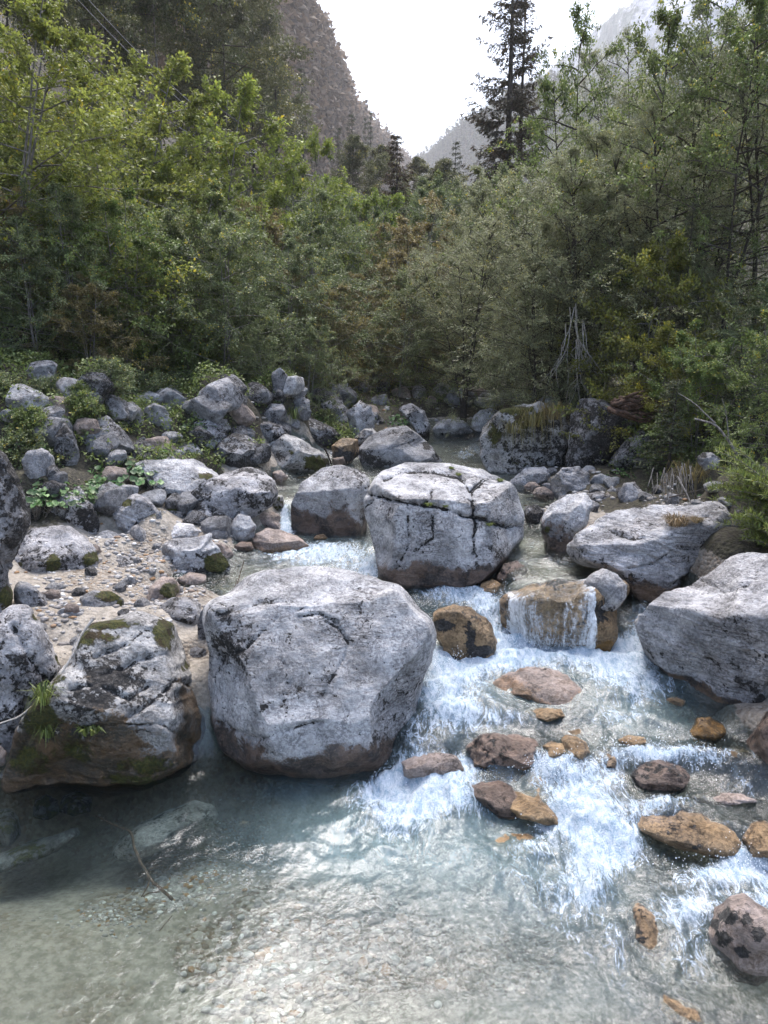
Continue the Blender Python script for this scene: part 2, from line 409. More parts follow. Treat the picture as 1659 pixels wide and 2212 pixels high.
med = me_w = mesh_np('water', np.stack([xw, yw, zw], 1), grid_faces(len(ta), len(yy)), None, True)
# keep only wet faces
fc = np.empty(len(me_w.polygons) * 4, np.int32); me_w.polygons.foreach_get('vertices', fc); fc = fc.reshape(-1, 4)
keep = Ww[fc].min(1) > .30
used, inv = np.unique(fc[keep], return_inverse=True)
bpy.data.meshes.remove(me_w)
me_w = mesh_np('water', np.stack([xw, yw, zw], 1)[used], inv.reshape(-1, 4), None, True)
deep = sstep(.8, 2.5, xw) * 0
wdep = np.clip((zw - bed(xw, yw)) / 1.9, 0, 1)
vcol(me_w, 'wd', wdep[used][:, None] * np.ones((1, 3)))
vcol(me_w, 'wt', np.stack([foam, milk, calm], 1)[used])
def water_mat():
    t = NT('clear glacial water with foam')
    tc = t.n('ShaderNodeTexCoord'); P = tc.outputs['Object']
    R, G, B, _ = t.attr('wt')
    mp = t.n('ShaderNodeMapping'); t.set(mp, 'Vector', P); mp.inputs['Scale'].default_value = (1.5, .55, 1.0); mp.inputs['Rotation'].default_value = (0, 0, -.35)
    f1 = t.noise(mp.outputs[0], 4.0, 10, .70, 1.1); f2 = t.noise(mp.outputs[0], 12, 9, .68, 1.2); f3 = t.noise(P, 75, 4, .7, .3)
    # thin foam strings: zero crossings of a warped noise
    g1 = t.noise(mp.outputs[0], 5.5, 6, .6, 1.6)
    string = t.math('SUBTRACT', 1.0, t.smooth(t.math('ABSOLUTE', t.math('SUBTRACT', g1, .5)), .0, .05))
    f = t.math('ADD', t.math('MULTIPLY', f1, .9), t.math('ADD', t.math('MULTIPLY', f2, .7), t.math('MULTIPLY', f3, .25)))
    f = t.math('ADD', f, t.math('MULTIPLY', string, .22))
    fm = t.math('ADD', t.math('SUBTRACT', f, 1.275), t.math('MULTIPLY', R, .72))
    fm = t.math('MULTIPLY', t.smooth(fm, .0, .42), .93)
    foamc = t.mix(t.smooth(t.math('ADD', t.math('MULTIPLY', f2, .6), t.math('MULTIPLY', f3, .4)), .35, .65), (.22, .32, .41), (.62, .67, .73))
    hf = t.math('ADD', t.math('MULTIPLY', f2, .6), t.math('MULTIPLY', f3, .5))
    nf = t.bump(hf, .8, .03)
    foam_s = t.n('ShaderNodeBsdfDiffuse', i_Color=foamc, i_Normal=nf)
    # ripples
    w1 = t.noise(P, 7, 5, .6, 1.2); w2 = t.noise(P, 30, 4, .6, .8)
    hw = t.math('ADD', w1, t.math('MULTIPLY', w2, .45))
    st = t.math('ADD', .10, t.math('MULTIPLY', t.math('SUBTRACT', 1.0, B), .5), clamp=True)
    nw = t.n('ShaderNodeBump'); t.set(nw, 'Height', hw); t.set(nw, 'Strength', st); t.set(nw, 'Distance', .03)
    milkc = t.mix(f1, (.14, .22, .235), (.24, .33, .345))
    md = t.n('ShaderNodeBsdfDiffuse', i_Color=milkc, i_Normal=nw.outputs[0])
    tr = t.n('ShaderNodeBsdfTransparent', i_Color=t.mix(t.attr('wd')[0], (.80, .87, .85), (.28, .42, .41)))
    body = t.n('ShaderNodeMixShader')
    t.set(body, 0, t.math('ADD', .03, t.math('MULTIPLY', G, t.math('ADD', .1, t.math('MULTIPLY', f1, .75))), clamp=True)); t.set(body, 1, tr.outputs[0]); t.set(body, 2, md.outputs[0])
    gl = t.n('ShaderNodeBsdfGlossy', i_Roughness=.06, i_Color=(1, 1, 1), i_Normal=nw.outputs[0])
    fr = t.n('ShaderNodeFresnel', i_IOR=1.5, i_Normal=nw.outputs[0])
    ws = t.n('ShaderNodeMixShader'); t.set(ws, 0, fr.outputs[0]); t.set(ws, 1, body.outputs[0]); t.set(ws, 2, gl.outputs[0])
    fin = t.n('ShaderNodeMixShader'); t.set(fin, 0, fm); t.set(fin, 1, ws.outputs[0]); t.set(fin, 2, foam_s.outputs[0])
    return t.surf(fin.outputs[0])
M['water'] = water_mat()
me_w.materials.append(M['water'])
water = tag(link('water', me_w), 'clear turquoise mountain stream with white foam', kind='structure')
# ------------------------------------------------------------------ boulders
_ico = {}
def ico(sub):
    if sub not in _ico:
        bm = bmesh.new(); bmesh.ops.create_icosphere(bm, subdivisions=sub, radius=1)
        _ico[sub] = (np.array([v.co[:] for v in bm.verts]), np.array([[v.index for v in f.verts] for f in bm.faces], np.int32)); bm.free()
    return _ico[sub]
BVH = {}
ROCKS = {}
rock_id = [0]
def rock(key, name, region, pts, mat, label, cat='boulder', d=.85, p=2.5, sub=5, wet=.0, wetg=None, moss=(), crust=(), cracks=(), fac=(), nr=13, amp=.04, emb=.14, Y=None, group=None, strata=0., sunk=None):
    rock_id[0] += 1; seed = rock_id[0]; rng = np.random.RandomState(seed * 7 + 3)
    pts = np.array(reg(region, pts), float)
    umin, vmin = pts.min(0); umax, vmax = pts.max(0)
    ub = pts[pts[:, 1] > vmax - .12 * (vmax - vmin)][:, 0].mean()
    base = hit(ub, vmax - 2)
    ptse = pts.copy()
    lowm = sstep(vmax - .35 * (vmax - vmin), vmax, pts[:, 1])
    ptse[:, 1] += lowm * emb * (vmax - vmin)
    cu, cv = (ptse[:, 0].min() + ptse[:, 0].max()) / 2, (ptse[:, 1].min() + ptse[:, 1].max()) / 2
    wpx = umax - umin
    Yf = Y if Y is not None else base[1]
    dep = np.linalg.norm(PY(cu, cv, Yf) - np.array([0, 0, CAM_Z]))
    dp = project(PY(cu, cv, Yf))[2]
    W = wpx / F * dp; D = d * W
    Yc = Yf + (0 if Y is not None else D * .42)
    C = PY(cu, cv, Yc)
    dpc = project(C)[2]
    view = C - np.array([0, 0, CAM_Z]); view /= np.linalg.norm(view)
    fh = np.array([view[0], view[1], 0]); fh /= np.linalg.norm(fh)
    rt = np.array([fh[1], -fh[0], 0]); up = np.array([0, 0, 1.])
    vu = np.cross(rt, view); 
    if sunk is not None:      # a low rock lying under or just awash: centre on its own level
        C = hit(cu, cv); dpc = project(C)[2]; Yc = C[1]
    W = wpx / F * dpc; Hp = (ptse[:, 1].max() - ptse[:, 1].min()) / F * dpc; D = d * W
    sn, cs = -view[2], math.sqrt(1 - view[2] ** 2)
    h = math.sqrt(max((Hp / 2) ** 2 - (D / 2 * sn) ** 2, (.5 * Hp / 2) ** 2)) / cs
    if sunk is not None:
        view = C - np.array([0, 0, CAM_Z]); view /= np.linalg.norm(view); vu = np.cross(rt, view)
        D = .93 * Hp / -view[2]; h = max(.24 * D, .05)
        C = PZ(cu, cv, C[2] - h - sunk); Yc = C[1]; dpc = project(C)[2]
        view = C - np.array([0, 0, CAM_Z]); view /= np.linalg.norm(view); vu = np.cross(rt, view)
    hs = np.array([W / 2, D / 2, h])
    V0, Fc = ico(sub)
    V = V0.copy()
    # low-frequency irregular body
    r = (np.abs(V) ** p).sum(1) ** (-1 / p)
    V = V * r[:, None]
    V *= (1 + .10 * fbm(V0 * 1.3 + seed * 3.1, 2, seed))[:, None]
    fl = [(np.array(n[:3], float) / np.linalg.norm(n[:3]), n[3]) for n in fac]
    for _ in range(nr):
        n = rng.normal(size=3); n /= np.linalg.norm(n); fl.append((n, rng.uniform(.66, .90)))
    for n, fr in fl:
        s = V @ n; lim = s.max() * fr
        ex = np.maximum(s - lim, 0)
        V -= (ex * .97)[:, None] * n
    P = C + V[:, :1] * hs[0] * rt + V[:, 1:2] * hs[1] * fh + V[:, 2:3] * hs[2] * up
    # fit the outline as seen along the view direction
    e = (ptse - np.array([CX, CY]))
    q = PY(ptse[:, 0], ptse[:, 1], Yc)
    # intersect rays with plane through C, normal = view
    o = np.array([0, 0, CAM_Z]); dirs = q - o
    tt = ((C - o) @ view) / (dirs @ view); q = o + dirs * tt[:, None] - C
    poly = np.stack([q @ rt, q @ vu], 1)
    NB = 180
    ang = (np.arange(NB) + .5) / NB * 2 * np.pi - np.pi
    R = np.zeros(NB)
    for i, a in enumerate(ang):
        dx, dy = math.cos(a), math.sin(a); best = 0
        for k in range(len(poly)):
            x1, y1 = poly[k]; x2, y2 = poly[(k + 1) % len(poly)]
            ex, ey = x2 - x1, y2 - y1; den = dx * ey - dy * ex
            if abs(den) < 1e-9: continue
            t_ = (x1 * ey - y1 * ex) / den; s_ = (x1 * dy - y1 * dx) / den
            if t_ > 0 and -1e-6 <= s_ <= 1 + 1e-6: best = max(best, t_)
        R[i] = best
    R[R == 0] = R[R > 0].mean() if (R > 0).any() else W / 2
    k3 = np.array([.25, .5, .25])
    R = np.convolve(np.r_[R[-2:], R, R[:2]], k3, 'same')[2:-2]
    for it in range(3):
        L = P - C; a_ = L @ rt; b_ = L @ vu; c_ = L @ view
        ph = np.arctan2(b_, a_); rr = np.hypot(a_, b_)
        bi = ((ph + np.pi) / (2 * np.pi) * NB).astype(int) % NB
        mr = np.zeros(NB); np.maximum.at(mr, bi, rr)
        mr = np.maximum(mr, np.maximum(np.roll(mr, 1), np.roll(mr, -1)) * .97); mr[mr == 0] = mr.max()
        s = R / mr
        s = np.convolve(np.r_[s[-3:], s, s[:3]], np.array([.1, .2, .4, .2, .1]), 'same')[3:-3]
        x = (ph + np.pi) / (2 * np.pi) * NB - .5; i0 = np.floor(x).astype(int); f_ = x - i0
        sc = s[i0 % NB] * (1 - f_) + s[(i0 + 1) % NB] * f_
        # fade scaling difference near the view axis to avoid creases
        wgt = sstep(0, .45, rr / (mr[bi] + 1e-9)); smean = s.mean()
        sc = smean * (1 - wgt) + sc * wgt
        P = C + (a_ * sc)[:, None] * rt + (b_ * sc)[:, None] * vu + c_[:, None] * view
    size = (W + Hp) / 2
    me = mesh_np(name, P, Fc, None, True)
    nrm = np.empty(len(P) * 3, np.float32); me.vertices.foreach_get('normal', nrm); nrm = nrm.reshape(-1, 3)
    Q = (P - C) / size
    off = seed * 5.7
    dis = amp * size * (fbm(Q * 2.6 + off, 3, 3) + .55 * fbm(Q * 6 + off, 4, 8))
    if sub >= 5:
        dis += amp * .30 * size * ridged(Q * 7 + off, 4, 13) * sstep(-.2, .3, fbm(Q * 2 + off, 2, 17))
        dis += .004 * fbm((P - C) * 22 + off, 3, 19)
    if strata:
        ax = np.array([.35, .25, .9]) if strata > 0 else np.array([-.5, .2, .85])
        ax /= np.linalg.norm(ax); ts = Q @ ax
        S = Q - ts[:, None] * ax * 1.0
        QS = S * 1.6 + (ts[:, None] * ax) * 14
        dis += abs(strata) * size * .022 * ridged(QS + off, 4, 23)
    uu, vv, dd = project(P)
    front = sstep(-.1, .25, -(nrm @ view))
    ck = np.zeros(len(P))
    for poly_, wd_, dp_ in cracks:
        pp = np.array(reg(region, poly_)); dist = np.full(len(P), 1e9)
        wob = 2.5 * fbm(P * 9 + off, 3, 29)
        for k in range(len(pp) - 1):
            a, b = pp[k], pp[k + 1]; ab = b - a
            t_ = np.clip(((uu - a[0]) * ab[0] + (vv - a[1]) * ab[1]) / (ab @ ab), 0, 1)
            dist = np.minimum(dist, np.hypot(uu - a[0] - t_ * ab[0] + wob, vv - a[1] - t_ * ab[1] + wob))
        brk = sstep(-.35, .15, fbm(P * 5 + off, 3, 61)); wd_ = wd_ * (.55 + .6 * brk); dp_ = dp_ * (.25 + .75 * brk)
        dis -= dp_ * np.exp(-(dist / wd_) ** 2) * front
        ck = np.maximum(ck, np.exp(-(dist / (wd_ * .6)) ** 2) * front)
    P = P + nrm * dis[:, None]
    # masks
    lv, lw = level(P[:, 0], P[:, 1])
    bz = base[2]
    nz = fbm(P * 2.2 + off, 3, 41)
    Rm = np.zeros(len(P))
    if wet > 0:
        hh = P[:, 2] - bz
        Rm = sstep(wet * 1.9, wet * .15, hh + .9 * wet * nz)
    Gm = np.zeros(len(P)); Bm = np.zeros(len(P))
    for (mu, mv, mru, mrv, ms) in moss:
        (mu, mv), = reg(region, [(mu, mv)]); s_ = REG[region][2]
        Gm = np.maximum(Gm, ms * np.exp(-(((uu - mu) / (mru * s_)) ** 2 + ((vv - mv) / (mrv * s_)) ** 2)))
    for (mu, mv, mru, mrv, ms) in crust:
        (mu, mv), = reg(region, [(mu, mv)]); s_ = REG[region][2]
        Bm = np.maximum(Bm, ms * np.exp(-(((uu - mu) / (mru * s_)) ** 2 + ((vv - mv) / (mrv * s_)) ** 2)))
    Bm = np.maximum(Bm, ck * (1.3 if key == 'centre' else .7))  # crack shade painted in as dark colour through the crust channel
    me.vertices.foreach_set('co', (P - C).astype(np.float32).ravel()); me.update()
    vcol(me, 'rk', np.clip(np.stack([Rm, Gm, Bm], 1), 0, 2.6))
    me.materials.append(M[mat])
    ob = link(name, me, None, C)
    tag(ob, label, cat, group)
    ROCKS[key] = ob
    BVH[key] = (P, Fc)
    return ob

TOP = (0, -.15, 1, .62)
# ---- the big ones
rock('front', 'boulder', 'D', [(451,1311),(481,1286),(541,1246),(577,1233),(652,1226),(742,1231),(802,1246),(850,1261),(880,1278),(915,1315),(937,1338),(943,1381),(934,1430),(912,1473),(902,1532),(885,1575),(864,1629),(838,1664),(765,1680),(700,1674),(600,1665),(526,1645),(481,1610),(462,1560),(452,1505),(447,1440),(446,1380),(449,1340)],
     'pale', 'huge rounded pale grey boulder in front, cracked, black stained down to the pool', d=.9, p=2.45, sub=7, wet=.36, emb=.03,
     fac=[(-.1, -.25, 1, .78), (0, -1, .22, .84), (.75, -.8, .1, .86), (-.8, -.6, .1, .86)], amp=.03, nr=5,
     cracks=[([(700,1340),(735,1358),(752,1390),(745,1420),(722,1455),(700,1500)], 3, .03), ([(640,1330),(690,1325),(730,1345)], 3, .03), ([(480,1420),(530,1400),(600,1330),(660,1310)], 4, .03), ([(612,1430),(625,1480),(618,1500)], 5, .02), ([(470,1560),(560,1600),(640,1570),(700,1560)], 4, .03), ([(470,1330),(560,1300),(640,1296)], 4, .03)],
     crust=[(480,1400,45,90,.55),(560,1500,60,60,.4),(640,1380,60,40,.25),(520,1640,120,60,.5),(800,1640,90,60,.5),(640,1480,60,40,.3),(480,1330,60,40,.3)])
rock('centre', 'boulder', '2', [(45,590),(70,520),(110,460),(190,425),(290,418),(400,430),(520,450),(610,500),(645,530),(668,590),(685,660),(680,740),(640,830),(590,880),(540,920),(440,942),(350,937),(220,927),(110,892),(95,800),(70,700),(50,650)],
     'pale', 'large blocky grey boulder in midstream split by deep crossing cracks with grass tufts', d=.85, p=3.6, sub=7, wet=.30, emb=.03, amp=.02, nr=5,
     fac=[(0, -.25, 1, .74), (0, -1, .1, .8), (.8, -.7, .15, .82), (-.8, -.6, .2, .82)],
     cracks=[([(55,560),(130,580),(230,600),(300,610),(370,620),(440,650),(500,655),(560,680),(620,695),(685,690)], 4.5, .08), ([(475,545),(480,640),(490,680),(480,740),(478,800)], 4, .09), ([(325,510),(305,570),(280,610)], 3, .05), ([(215,600),(215,680),(222,760),(190,830)], 4, .06), ([(315,650),(318,740),(240,790)], 2.5, .04), ([(120,500),(200,465),(330,470),(420,490),(470,545),(540,500)], 4, .05), ([(180,590),(215,600)], 4, .05), ([(20,640),(100,560)], 3, .03), ([(460,545),(520,500),(620,500)], 3, .03)],
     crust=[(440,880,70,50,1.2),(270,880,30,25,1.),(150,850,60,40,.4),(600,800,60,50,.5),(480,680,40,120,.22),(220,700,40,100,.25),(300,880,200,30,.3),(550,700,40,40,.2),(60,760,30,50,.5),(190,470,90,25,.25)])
rock('leftfront', 'boulder', '3', [(10,890),(50,800),(100,650),(170,560),(250,470),(310,400),(335,290),(400,230),(500,205),(590,190),(680,220),(760,260),(785,330),(830,420),(885,540),(928,640),(912,770),(870,850),(800,900),(640,955),(450,975),(200,945),(40,942)],
     'mossrock', 'mossy ridged boulder overhanging the dark pool, brown beneath, grass on its flank', d=.8, p=2.3, sub=7, wet=.62, emb=.03, amp=.026, nr=5, strata=.55,
     fac=[(.2, -.7, .8, .72), (-.3, -.9, -.3, .66), (.9, -.2, .5, .8), (.1,-.5,-.8,.6)],
     cracks=[([(400,470),(520,430),(600,380),(700,370)], 6, .06), ([(540,640),(620,600),(760,480),(830,500)], 6, .06), ([(300,520),(420,500),(560,560),(640,500)], 5, .04), ([(400,380),(520,330),(640,260)], 5, .04), ([(380,680),(520,660),(700,670),(850,760),(915,770)], 4, .03)],
     moss=[(450,230,170,35,.9),(700,280,50,90,.9),(860,500,40,90,.9),(380,300,60,60,.8),(180,640,110,120,.85),(130,820,110,80,.85),(600,900,260,50,.7),(330,760,170,90,.65),(450,290,120,50,.6),(640,840,200,60,.7),(250,470,50,90,.6),(800,420,60,50,.6),(560,310,100,40,.5),(240,560,60,70,.5)],
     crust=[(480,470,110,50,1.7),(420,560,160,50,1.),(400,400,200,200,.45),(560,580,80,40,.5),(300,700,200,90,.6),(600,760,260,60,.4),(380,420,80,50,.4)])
rock('leftedge', 'boulder', '3', [(-150,300),(-60,240),(0,215),(60,180),(110,170),(160,230),(220,330),(262,420),(235,520),(180,560),(130,600),(95,690),(0,710),(-150,700)],
     'mottle', 'tilted black and white boulder at the left edge behind the mossy boulder', d=.9, sub=6, nr=9, strata=-.8, amp=.04, emb=.2,
     moss=[(150,200,30,25,.8),(250,390,25,40,.8)], crust=[(100,450,120,120,.5),(200,520,60,60,.9),(40,600,80,80,.5)], cracks=[([(60,250),(120,380),(200,480)],6,.06),([(-20,400),(80,470),(120,600)],6,.06)])
rock('lefttower', 'boulder', '1', [(-170,470),(-60,400),(0,425),(30,450),(70,510),(110,600),(132,690),(110,760),(65,860),(45,950),(62,1040),(55,1128),(20,1160),(-170,1160)],
     'dark', 'tall dark lichen-crusted rock cut off by the left edge of the view', d=.7, sub=6, amp=.05, emb=.05, moss=[(20,1050,60,90,.8)], crust=[(60,700,80,300,.25)], strata=.6)
rock('rightfront', 'boulder', '4', [(1145,195),(1190,150),(1250,95),(1330,65),(1440,-10),(1530,-78),(1600,-80),(1700,-60),(1850,0),(1960,200),(1930,420),(1800,560),(1700,510),(1640,580),(1560,600),(1470,620),(1400,590),(1370,555),(1280,450),(1170,370),(1140,270)],
     'pale2', 'huge flat-topped pale boulder at the right edge with a dark undercut foot', d=.95, p=2.9, sub=7, wet=.10, emb=.05, amp=.02, nr=3, strata=.7,
     fac=[(-.25, -.35, 1, .60), (-.5, -1, .0, .62), (.5, -.9, -.35, .7), (-1, -.4, -.2, .85)],
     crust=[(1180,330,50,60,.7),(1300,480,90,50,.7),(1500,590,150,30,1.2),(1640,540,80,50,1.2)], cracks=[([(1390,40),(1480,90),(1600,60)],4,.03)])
rock('slab', 'boulder', '2', [(850,775),(900,720),(980,660),(1060,625),(1200,602),(1330,602),(1450,585),(1490,610),(1515,660),(1500,740),(1440,820),(1370,880),(1280,940),(1210,1005),(1150,985),(1080,900),(980,862),(880,835)],
     'pale2', 'long sloping pale slab boulder with a brown dry grass tuft on its face', d=.7, p=2.9, sub=7, wet=.30, emb=.05, amp=.025, nr=4, strata=.75,
     fac=[(-.1, -.5, 1, .6), (.1, -1, .25, .68), (.9, -.5, -.2, .75)],
     crust=[(900,800,60,40,.8),(1000,850,80,30,.8),(1100,900,80,40,.6),(1450,800,80,80,.5)],
     cracks=[([(880,740),(1000,700),(1100,740),(1240,740)],3,.03),([(1270,730),(1340,670),(1420,650)],3,.03),([(1100,860),(1200,840),(1260,800)],3,.04),([(1490,720),(1400,800),(1340,880),(1270,920)],5,.06),([(1080,800),(1150,790),(1200,820)],3,.03)])
rock('two', 'boulder', '1', [(1255,640),(1300,560),(1380,495),(1470,478),(1550,500),(1590,540),(1610,620),(1590,700),(1560,785),(1490,797),(1400,775),(1290,768),(1248,740)],
     'pale', 'rounded boulder, white above and brown below, beside the small left cascade', sub=6, wet=.42, p=2.5, amp=.03, nr=6, fac=[(-.3, -.5, 1, .7)], crust=[(1500,620,70,50,.5),(1560,580,40,60,.5),(1300,700,60,50,.3),(1560,680,30,60,.6)])
rock('stream', 'boulder', '2', [(18,375),(60,330),(130,297),(210,287),(260,320),(310,370),(362,420),(330,440),(250,450),(100,452),(50,445),(22,412)],
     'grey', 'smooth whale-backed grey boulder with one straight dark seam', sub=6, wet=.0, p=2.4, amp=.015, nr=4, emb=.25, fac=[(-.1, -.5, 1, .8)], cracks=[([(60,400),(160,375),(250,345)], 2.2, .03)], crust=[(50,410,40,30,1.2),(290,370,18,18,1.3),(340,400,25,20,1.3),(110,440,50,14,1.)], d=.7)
rock('mossblock', 'boulder', '2', [(508,335),(530,300),(560,260),(600,228),(640,210),(740,190),(820,220),(855,300),(862,420),(810,482),(700,472),(620,487),(540,457),(508,400)],
     'mossrock', 'big dark boulder capped with brown moss and trailing plants, right of the upper stream', sub=6, p=2.8, amp=.05, nr=8, d=.9, emb=.1, strata=.8, moss=[(640,225,110,22,1.),(560,330,40,80,.7),(700,260,140,60,.7),(680,440,150,30,.5),(720,340,40,80,.4)], crust=[(700,350,200,120,.6),(760,300,90,80,.4)])
rock('lichblock', 'boulder', '2', [(855,330),(870,230),(905,180),(1000,182),(1080,235),(1110,310),(1080,380),(1000,432),(900,465),(848,450)],
     'dark', 'upright slate grey boulder dense with pale lichen, next to the moss-capped one', sub=6, p=2.8, amp=.04, nr=6, d=.8, crust=[(1040,380,80,80,.8)], Y=13.9)
rock('slope', 'boulder', '2', [(1010,440),(1050,385),(1090,345),(1150,303),(1190,340),(1215,380),(1190,440),(1100,470)],
     'dark', 'sloping dark rock face above the bright leafy plants on the right bank', sub=5, p=2.4, amp=.03, d=.7, Y=13.2)
# ---- the stream's wet stones
rock('fallrock', 'boulder', '4', [(590,130),(620,90),(700,62),(830,50),(900,45),(960,25),(1000,10),(1060,30),(1098,65),(1085,115),(1050,150),(1056,210),(1050,262),(1000,312),(930,322),(900,332),(720,330),(610,290),(585,200)],
     'orange', 'ochre boulder under the main little waterfall with a bare grey crown', sub=6, p=2.2, amp=.05, nr=7, d=.62, emb=.08, wet=.2, fac=[(0,-.3,1,.88)], crust=[(980,170,60,60,1.0),(780,45,90,25,1.0),(1060,100,40,60,.8)])
rock('fallgrey', 'boulder', '4', [(925,50),(960,10),(1000,-6),(1050,15),(1095,60),(1090,110),(1040,160),(980,180),(930,150),(915,100)],
     'pale', 'small bare grey crown of rock beside the lip of the waterfall', sub=5, d=.8, emb=.05, wet=.0, Y=8.2, crust=[(1000,170,60,30,1.1)])
rock('ochre', 'boulder', '4', [(318,175),(350,155),(400,143),(470,150),(530,200),(572,290),(550,350),(480,372),(390,382),(360,325),(330,260)],
     'orange', 'knobbly golden brown rock with black patches between the two largest boulders', sub=6, nr=10, amp=.045, d=.8, emb=.1, crust=[(355,225,42,22,2.3),(465,280,28,80,1.6),(500,325,60,22,2.2),(400,370,25,18,2.3)])
rock('pinkflat', 'boulder', '4', [(518,445),(560,415),(600,398),(690,378),(780,388),(850,420),(912,485),(890,550),(800,578),(700,540),(600,510),(540,490)],
     'pink', 'broad flat pinkish tan rock just awash below the waterfall', sub=6, nr=4, amp=.03, d=1.1, p=2.2, emb=.0, wet=.12, cracks=[([(600,440),(640,430),(620,480)],4,.04)], sunk=-0.17)
rock('jag', 'boulder', '4', [(440,712),(500,665),(560,656),(640,662),(720,680),(752,722),(720,780),(660,838),(560,842),(510,822),(480,770)],
     'brown', 'jagged dark brown wet rock at the edge of the cascade', sub=6, nr=16, amp=.06, d=.85, p=2.6, emb=.1, wet=.05)
rock('sausage', 'boulder', '4', [(430,885),(460,862),(510,847),(580,845),(640,868),(670,930),(668,980),(630,995),(580,985),(500,940),(440,912)],
     'brown', 'smooth dark brown wet rock with orange top at the head of the pool', sub=6, nr=6, amp=.025, d=.8, emb=.1, wet=.04)
rock('apron', 'boulder', '4', [(640,880),(680,885),(740,875),(775,920),(800,950),(852,1010),(830,1032),(740,1015),(660,995),(620,960)],
     'orange', 'low golden wet rock shelf joined to the right of the smooth brown rock', sub=5, nr=6, amp=.05, d=1.1, p=2.2, emb=.0, sunk=-0.12)
rock('smallg', 'stone', '4', [(690,845),(715,822),(745,815),(785,830),(797,855),(785,875),(730,875)], 'orange', 'small golden wet stone between the jagged and smooth brown rocks', 'stone', sub=5, emb=.1)
rock('smallb', 'stone', '4', [(775,800),(790,782),(830,782),(880,800),(870,840),(810,850),(780,830)], 'brown', 'small black-brown stone in white water right of the jagged rock', 'stone', sub=5, emb=.1, wet=.05)
rock('amber', 'boulder', '4', [(828,680),(850,662),(890,665),(930,690),(947,732),(910,772),(860,760),(840,720)], 'orange', 'amber yellow rock under clear water above the cascade', sub=5, emb=.0, nr=4, d=1.1, sunk=-0.1)
rock('amber2', 'stone', '4', [(820,640),(850,618),(900,628),(925,660),(900,680),(850,668)], 'orange', 'amber wet stone just upstream of the yellow rock', 'stone', sub=4, emb=.0, d=1.1, sunk=-.05)
rock('redtop', 'boulder', '4', [(1112,830),(1125,795),(1160,770),(1230,757),(1310,778),(1347,830),(1322,880),(1250,912),(1170,898),(1120,865)],
     'brown', 'reddish brown rounded rock parting the rapids on the right', sub=6, nr=6, amp=.03, d=.8, emb=.1)
rock('bigamber', 'boulder', '4', [(1112,1015),(1140,980),(1200,955),(1300,935),(1400,968),(1500,1018),(1552,1090),(1525,1140),(1450,1152),(1350,1125),(1220,1092),(1135,1052)],
     'orange', 'largest golden amber rock, low and wide, washed by thin water on the right', sub=6, nr=4, amp=.025, d=.9, p=2.3, emb=.02, sunk=-0.16)
rock('edgeamber', 'boulder', '4', [(1555,1080),(1590,1015),(1640,1000),(1720,1030),(1740,1100),(1700,1150),(1600,1145)], 'orange', 'golden rock cut off at the right edge beside the largest amber rock', sub=5, nr=5, d=.9, emb=.05, sunk=-0.14)
rock('yellowside', 'boulder', '4', [(1340,650),(1375,592),(1430,590),(1480,620),(1492,655),(1440,705),(1370,702)], 'orange', 'yellow brown rock emerging from green water under the right edge boulder', sub=5, nr=4, d=.9, emb=.05, wet=.1, sunk=-0.1)
rock('rightdark', 'boulder', '4', [(1560,745),(1580,690),(1610,630),(1660,570),(1780,590),(1800,760),(1700,820),(1620,795)], 'brown', 'dark purple-brown wet rock at the right edge under the huge boulder', sub=5, nr=8, d=.9, amp=.05)
rock('spotted', 'boulder', '6', [(1405,660),(1420,600),(1440,560),(1500,512),(1560,496),(1620,540),(1700,590),(1760,680),(1740,770),(1620,835),(1520,815),(1440,770)],
     'pink', 'brown boulder blotched with black at the lower right edge of the river', sub=6, nr=7, amp=.03, d=.9, emb=.1, crust=[(1500,590,45,32,1.7),(1480,680,32,38,1.6),(1560,730,34,28,1.7),(1575,600,28,40,1.6),(1620,660,30,30,2.),(1450,620,18,20,2.)])
rock('subor', 'boulder', '6', [(1088,570),(1110,525),(1150,508),(1210,535),(1255,620),(1265,720),(1215,770),(1150,730),(1100,670)], 'orange', 'orange rock mostly under the water left of the black-blotched boulder', sub=5, nr=4, d=1.0, emb=.0, p=2.1, sunk=-0.075)
rock('subpink', 'boulder', '4', [(190,770),(240,742),(330,730),(410,745),(448,800),(420,850),(300,850),(200,830)], 'pink', 'pink rock behind the thin sheet of water at the foot of the big front boulder', sub=5, nr=5, d=.5, emb=.1)
rock('subgreen', 'boulder', '4', [(1175,530),(1190,512),(1230,515),(1260,540),(1240,560),(1190,555)], 'orange', 'small olive stone under green water left of the huge right edge boulder', sub=4, d=1., emb=0., sunk=0.02)
rock('subl', 'boulder', '5', [(478,355),(520,290),(600,230),(720,170),(840,130),(920,150),(950,200),(880,260),(760,310),(640,370),(560,400),(500,385)],
     'grey', 'long smooth pale rock lying under still water in the foreground pool', sub=6, nr=3, d=.8, amp=.015, emb=.0, p=2.1, moss=[(560,370,90,30,.45),(820,220,110,30,.4)], sunk=0.06)
